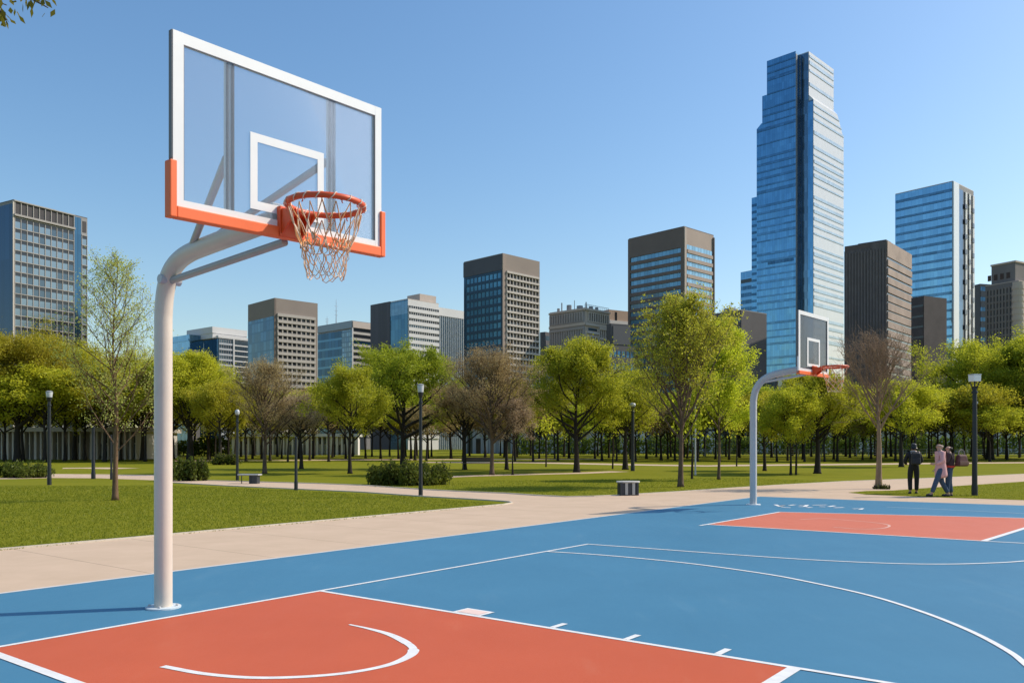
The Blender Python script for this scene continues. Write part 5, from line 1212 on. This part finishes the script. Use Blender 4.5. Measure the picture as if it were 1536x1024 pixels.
def person(loc, rz, label, arms, legs, kit, height=1.70, lean=0., headturn=0.):
    root = empty('person', loc, rz, label, 'person', 'people walking in the park')
    k = height/1.70; root.scale = (k,k,k)
    P, E = {}, []
    def ch(*names):
        for a,b in zip(names, names[1:]): E.append((a,b))
    L = lambda z: lean*(z-.9)
    P['pelvis'] = (V3(0,L(.92),.94), .125); P['waist'] = (V3(0,L(1.05),1.07), .115); P['chest'] = (V3(0,L(1.25),1.27), .135); P['upper'] = (V3(0,L(1.38),1.38), .10)
    P['neck'] = (V3(0,L(1.45)+.01,1.46), .052); P['jaw'] = (V3(0,L(1.5)+.025,1.53), .068); P['head'] = (V3(0,L(1.6)+.02,1.60), .088); P['top'] = (V3(0,L(1.67)+.01,1.665), .066)
    ch('pelvis','waist','chest','upper','neck','jaw','head','top')
    fx, fy = math.sin(headturn), math.cos(headturn)
    P['nose'] = (P['head'][0]+V3(.105*fx,.105*fy,-.025), .014); E.append(('head','nose'))
    P['chin'] = (P['jaw'][0]+V3(.062*fx,.062*fy,-.02), .026); E.append(('jaw','chin'))
    for s, sn in ((-1,'l'),(1,'r')):
        P['ear'+sn] = (P['head'][0]+V3(s*.088*fy,-s*.088*fx-.005,-.01), .016); E.append(('head','ear'+sn))
        el, wr, hd = arms[sn]; sh = V3(s*.175, L(1.38), 1.385)
        P['sh'+sn] = (sh, .062); P['el'+sn] = (V3(*el), .045); P['wr'+sn] = (V3(*wr), .028); P['pa'+sn] = (V3(*hd), .032)
        ch('upper','sh'+sn,'el'+sn,'wr'+sn,'pa'+sn)
        dirn = (V3(*hd)-V3(*wr)).normalized(); side = dirn.cross(V3(0,1,0)); side = side.normalized() if side.length > .1 else V3(1,0,0); cu = side.cross(dirn)
        for f in range(4):
            a = V3(*hd)+side*(-.027+.018*f)+dirn*.03; ln = (.062,.072,.068,.052)[f]
            P[f'f{f}a'+sn] = (a, .010); P[f'f{f}b'+sn] = (a+dirn*ln*.55+cu*.008, .009); P[f'f{f}c'+sn] = (a+dirn*ln*.9+cu*.03, .008)
            E += [('pa'+sn,f'f{f}a'+sn),(f'f{f}a'+sn,f'f{f}b'+sn),(f'f{f}b'+sn,f'f{f}c'+sn)]
        a = V3(*hd)-side*.035-dirn*.012
        P['th'+sn] = (a, .011); P['tb'+sn] = (a-side*.018+dirn*.035, .009); E += [('pa'+sn,'th'+sn),('th'+sn,'tb'+sn)]
        hip, kn, an, toe = legs[sn]
        P['hip'+sn] = (V3(*hip), .095); P['kn'+sn] = (V3(*kn), .062); P['an'+sn] = (V3(*an), .042); P['toe'+sn] = (V3(*toe), .035)
        ch('pelvis','hip'+sn,'kn'+sn,'an'+sn,'toe'+sn)
    skin_mesh('body', P, E, 'pelvis', skin_m, root)
    # eyes
    for s in (-1,1):
        c_ = P['head'][0]+V3(.082*fx+s*.032*fy, .082*fy-s*.032*fx, .008); m = MB(); m.lathe([(.003,-.009),(.010,-.004),(.010,.004),(.003,.009)], 8); e = m.build('eye', mat('eye_dark', (.02,.015,.012), .3), root, smooth=True); e.location = c_
    # trousers
    T, TE = {'pelvis': (P['pelvis'][0], .150), 'belt': (P['pelvis'][0]+V3(0,0,.12), .140)}, [('pelvis','belt')]
    for sn in 'lr':
        hip, kn, an, toe = legs[sn]; an2 = Vector(an)+(Vector(kn)-Vector(an))*.08
        T['hip'+sn] = (V3(*hip), .112); T['kn'+sn] = (V3(*kn), .083); T['an'+sn] = (an2, .070); TE += [('pelvis','hip'+sn),('hip'+sn,'kn'+sn),('kn'+sn,'an'+sn)]
        a, t = Vector(an), Vector(toe); d = (t-a); d.z = min(d.z, 0); h_ = a+V3(0,0,-.035)-V3(d.x,d.y,0).normalized()*.05
        skin_mesh('shoe', {'heel': (h_, .045), 'mid': (a.lerp(t,.5)+V3(0,0,-.01), .048), 'toe': (t+V3(d.x,d.y,0).normalized()*.03, .036)}, [('heel','mid'),('mid','toe')], 'heel', shoe_m, root, 1)
    skin_mesh('trousers', T, TE, 'pelvis', kit['trousers'], root)
    # jacket or coat, sleeves to the wrist
    J = {'chest': (P['chest'][0], .168), 'waist': (P['waist'][0], .155), 'hem': (P['pelvis'][0]+V3(0,0,kit.get('hem',.0)), kit.get('hemr',.165)), 'upper': (P['upper'][0]+V3(0,0,.0), .130), 'collar': (P['neck'][0]+V3(0,0,-.015), .075)}
    JE = [('hem','waist'),('waist','chest'),('chest','upper'),('upper','collar')]
    if kit.get('long'):
        J['skirt'] = (P['pelvis'][0]+V3(0,-.01,-.22), .20); J['end'] = (P['pelvis'][0]+V3(0,-.02,-kit['long']), .205); JE += [('hem','skirt'),('skirt','end')]
    for s, sn in ((-1,'l'),(1,'r')):
        el, wr, hd = arms[sn]; J['sh'+sn] = (P['sh'+sn][0], .085); J['el'+sn] = (V3(*el), .066); J['wr'+sn] = (V3(*wr), .050); JE += [('upper','sh'+sn),('sh'+sn,'el'+sn),('el'+sn,'wr'+sn)]
    skin_mesh('coat' if kit.get('long') else 'jacket', J, JE, 'chest', kit['top'], root)
    hd = P['head'][0]
    hp = {'a': (hd+V3(-.012*fx,-.028*fy,.03), .100), 'b': (hd+V3(-.03*fx,-.045*fy,-.03), .085), 'c': (hd+V3(-.04*fx,-.05*fy,-.09), .06)}; he = [('a','b'),('b','c')]
    if kit.get('bun'): hp['d'] = (hd+V3(-.03*fx,-.05*fy,.13), .05); he.append(('a','d'))
    skin_mesh('hair', hp, he, 'a', kit['hair'], root)
    if kit.get('scarf'):
        m = MB(); c_ = P['neck'][0]; m.tube([(c_.x+.085*math.cos(a), c_.y+.08*math.sin(a), c_.z-.01+.01*math.sin(2*a)) for a in (2*math.pi*j/16 for j in range(16))], .033, 7, closed=True); m.build('scarf', kit['scarf'], root, smooth=True)
    return root
def leg(s, ky, ay, kx=.0, toe_up=.0, az=.075, kz=.50):
    return ((s*.09,0,.90), (s*.10+kx,ky,kz), (s*.10+kx*1.2,ay,az), (s*.11+kx*1.2,ay+.15,.035+toe_up))
# man seen from behind, arms held forward
p1 = G(1370.5,740.5)
person(p1, R(-14), 'standing person in black jacket and dark trousers with a pale scarf, seen from behind', {'l': ((-.27,.04,1.12),(-.20,.22,1.02),(-.15,.29,1.02)), 'r': ((.27,.05,1.12),(.18,.22,1.04),(.13,.29,1.04))},
       {'l': leg(-1,.05,-.03,-.01), 'r': leg(1,.01,.06,.0)}, {'trousers': blackc, 'top': blackc, 'hair': hair_d, 'hem': -.10, 'hemr': .172, 'scarf': mat('scarf_pale', (.55,.45,.40), .9), 'bun': True}, 1.69)
bpk = empty('backpack', p1+Vector((-.02,-.19,0)), R(-14), 'black backpack on the back of the standing person', 'bag')
m = MB(); m.box(-.15,.15,-.10,.06,1.0,1.40); m.build('bag_body', mat('bag_black', (.02,.02,.023), .7, noise=.2), bpk, bevel=.05)
m = MB(); m.box(-.12,.12,-.145,-.101,1.03,1.22); m.build('pocket', mat('bag_black2', (.028,.028,.032), .7), bpk, bevel=.02)
for s in (-1,1): m = MB(); m.tube([(s*.12,.05,1.38),(s*.13,.14,1.45),(s*.12,.30,1.36)], .018, 6); m.build('strap', mat('bag_strap_pale', (.45,.36,.32), .8), bpk)
# woman in the pink coat, striding left
p2 = G(1411,745)
person(p2, R(80), 'walking person in a long pink coat and blue jeans with fair hair, facing left', {'l': ((-.25,.02,1.13),(-.21,.20,1.05),(-.20,.28,1.05)), 'r': ((.25,-.06,1.12),(.24,.06,.92),(.24,.10,.86))},
       {'l': ((-.09,0,.90),(-.10,.16,.50),(-.10,.30,.10),(-.10,.44,.055)), 'r': ((.09,0,.90),(.10,-.05,.49),(.10,-.27,.085),(.10,-.14,.035))}, {'trousers': denim, 'top': pinkc, 'hair': hair_l, 'hem': 0, 'hemr': .18, 'long': .36}, 1.73, .03)
# companion behind with a dark bag
p3 = G(1424,744.2)
person(p3, R(60), 'person in a dark plum jacket and blue jeans behind the pink coat, carrying a bag', {'l': ((-.25,.05,1.14),(-.15,.25,1.14),(-.12,.31,1.17)), 'r': ((.27,-.02,1.13),(.36,.03,1.06),(.42,.05,1.05))},
       {'l': leg(-1,.04,.05), 'r': leg(1,.0,-.06)}, {'trousers': denim, 'top': darkc, 'hair': hair_d, 'hem': -.08, 'hemr': .17, 'bun': False}, 1.66)
m = MB(); m.tube([(.17*math.cos(a), .15*math.sin(a), 1.0+.01*math.sin(3*a)) for a in (2*math.pi*j/16 for j in range(16))], .035, 7, closed=True)
rd = m.build('red_waist_wrap', redc, [o for o in bpy.data.objects if o.get('label','').startswith('person in a dark plum')][0], smooth=True)
bg_ = empty('shoulder_bag', p3+Vector((.33,-.12,0)), R(20), 'big dark maroon bag held out at right by the plum jacket person', 'bag')
m = MB(); m.prism([(-.22,-.11),(.22,-.11),(.22,.11),(-.22,.11)], .98, 1.36, top=[(-.17,-.07),(.17,-.07),(.17,.07),(-.17,.07)]); m.build('bag_body', mat('bag_maroon', (.10,.035,.035), .7, noise=.35, nscale=10), bg_, bevel=.05)
m = MB(); m.box(-.19,.19,-.125,-.10,1.02,1.14); m.build('pocket', mat('bag_brown', (.16,.08,.06), .7), bg_, bevel=.01)
m = MB(); m.tube([(-.13,0,1.35),(-.11,0,1.47),(0,0,1.53),(.11,0,1.47),(.13,0,1.35)], .014, 6); m.build('handle', mat('bag_strap_grey', (.30,.26,.26), .7), bg_)
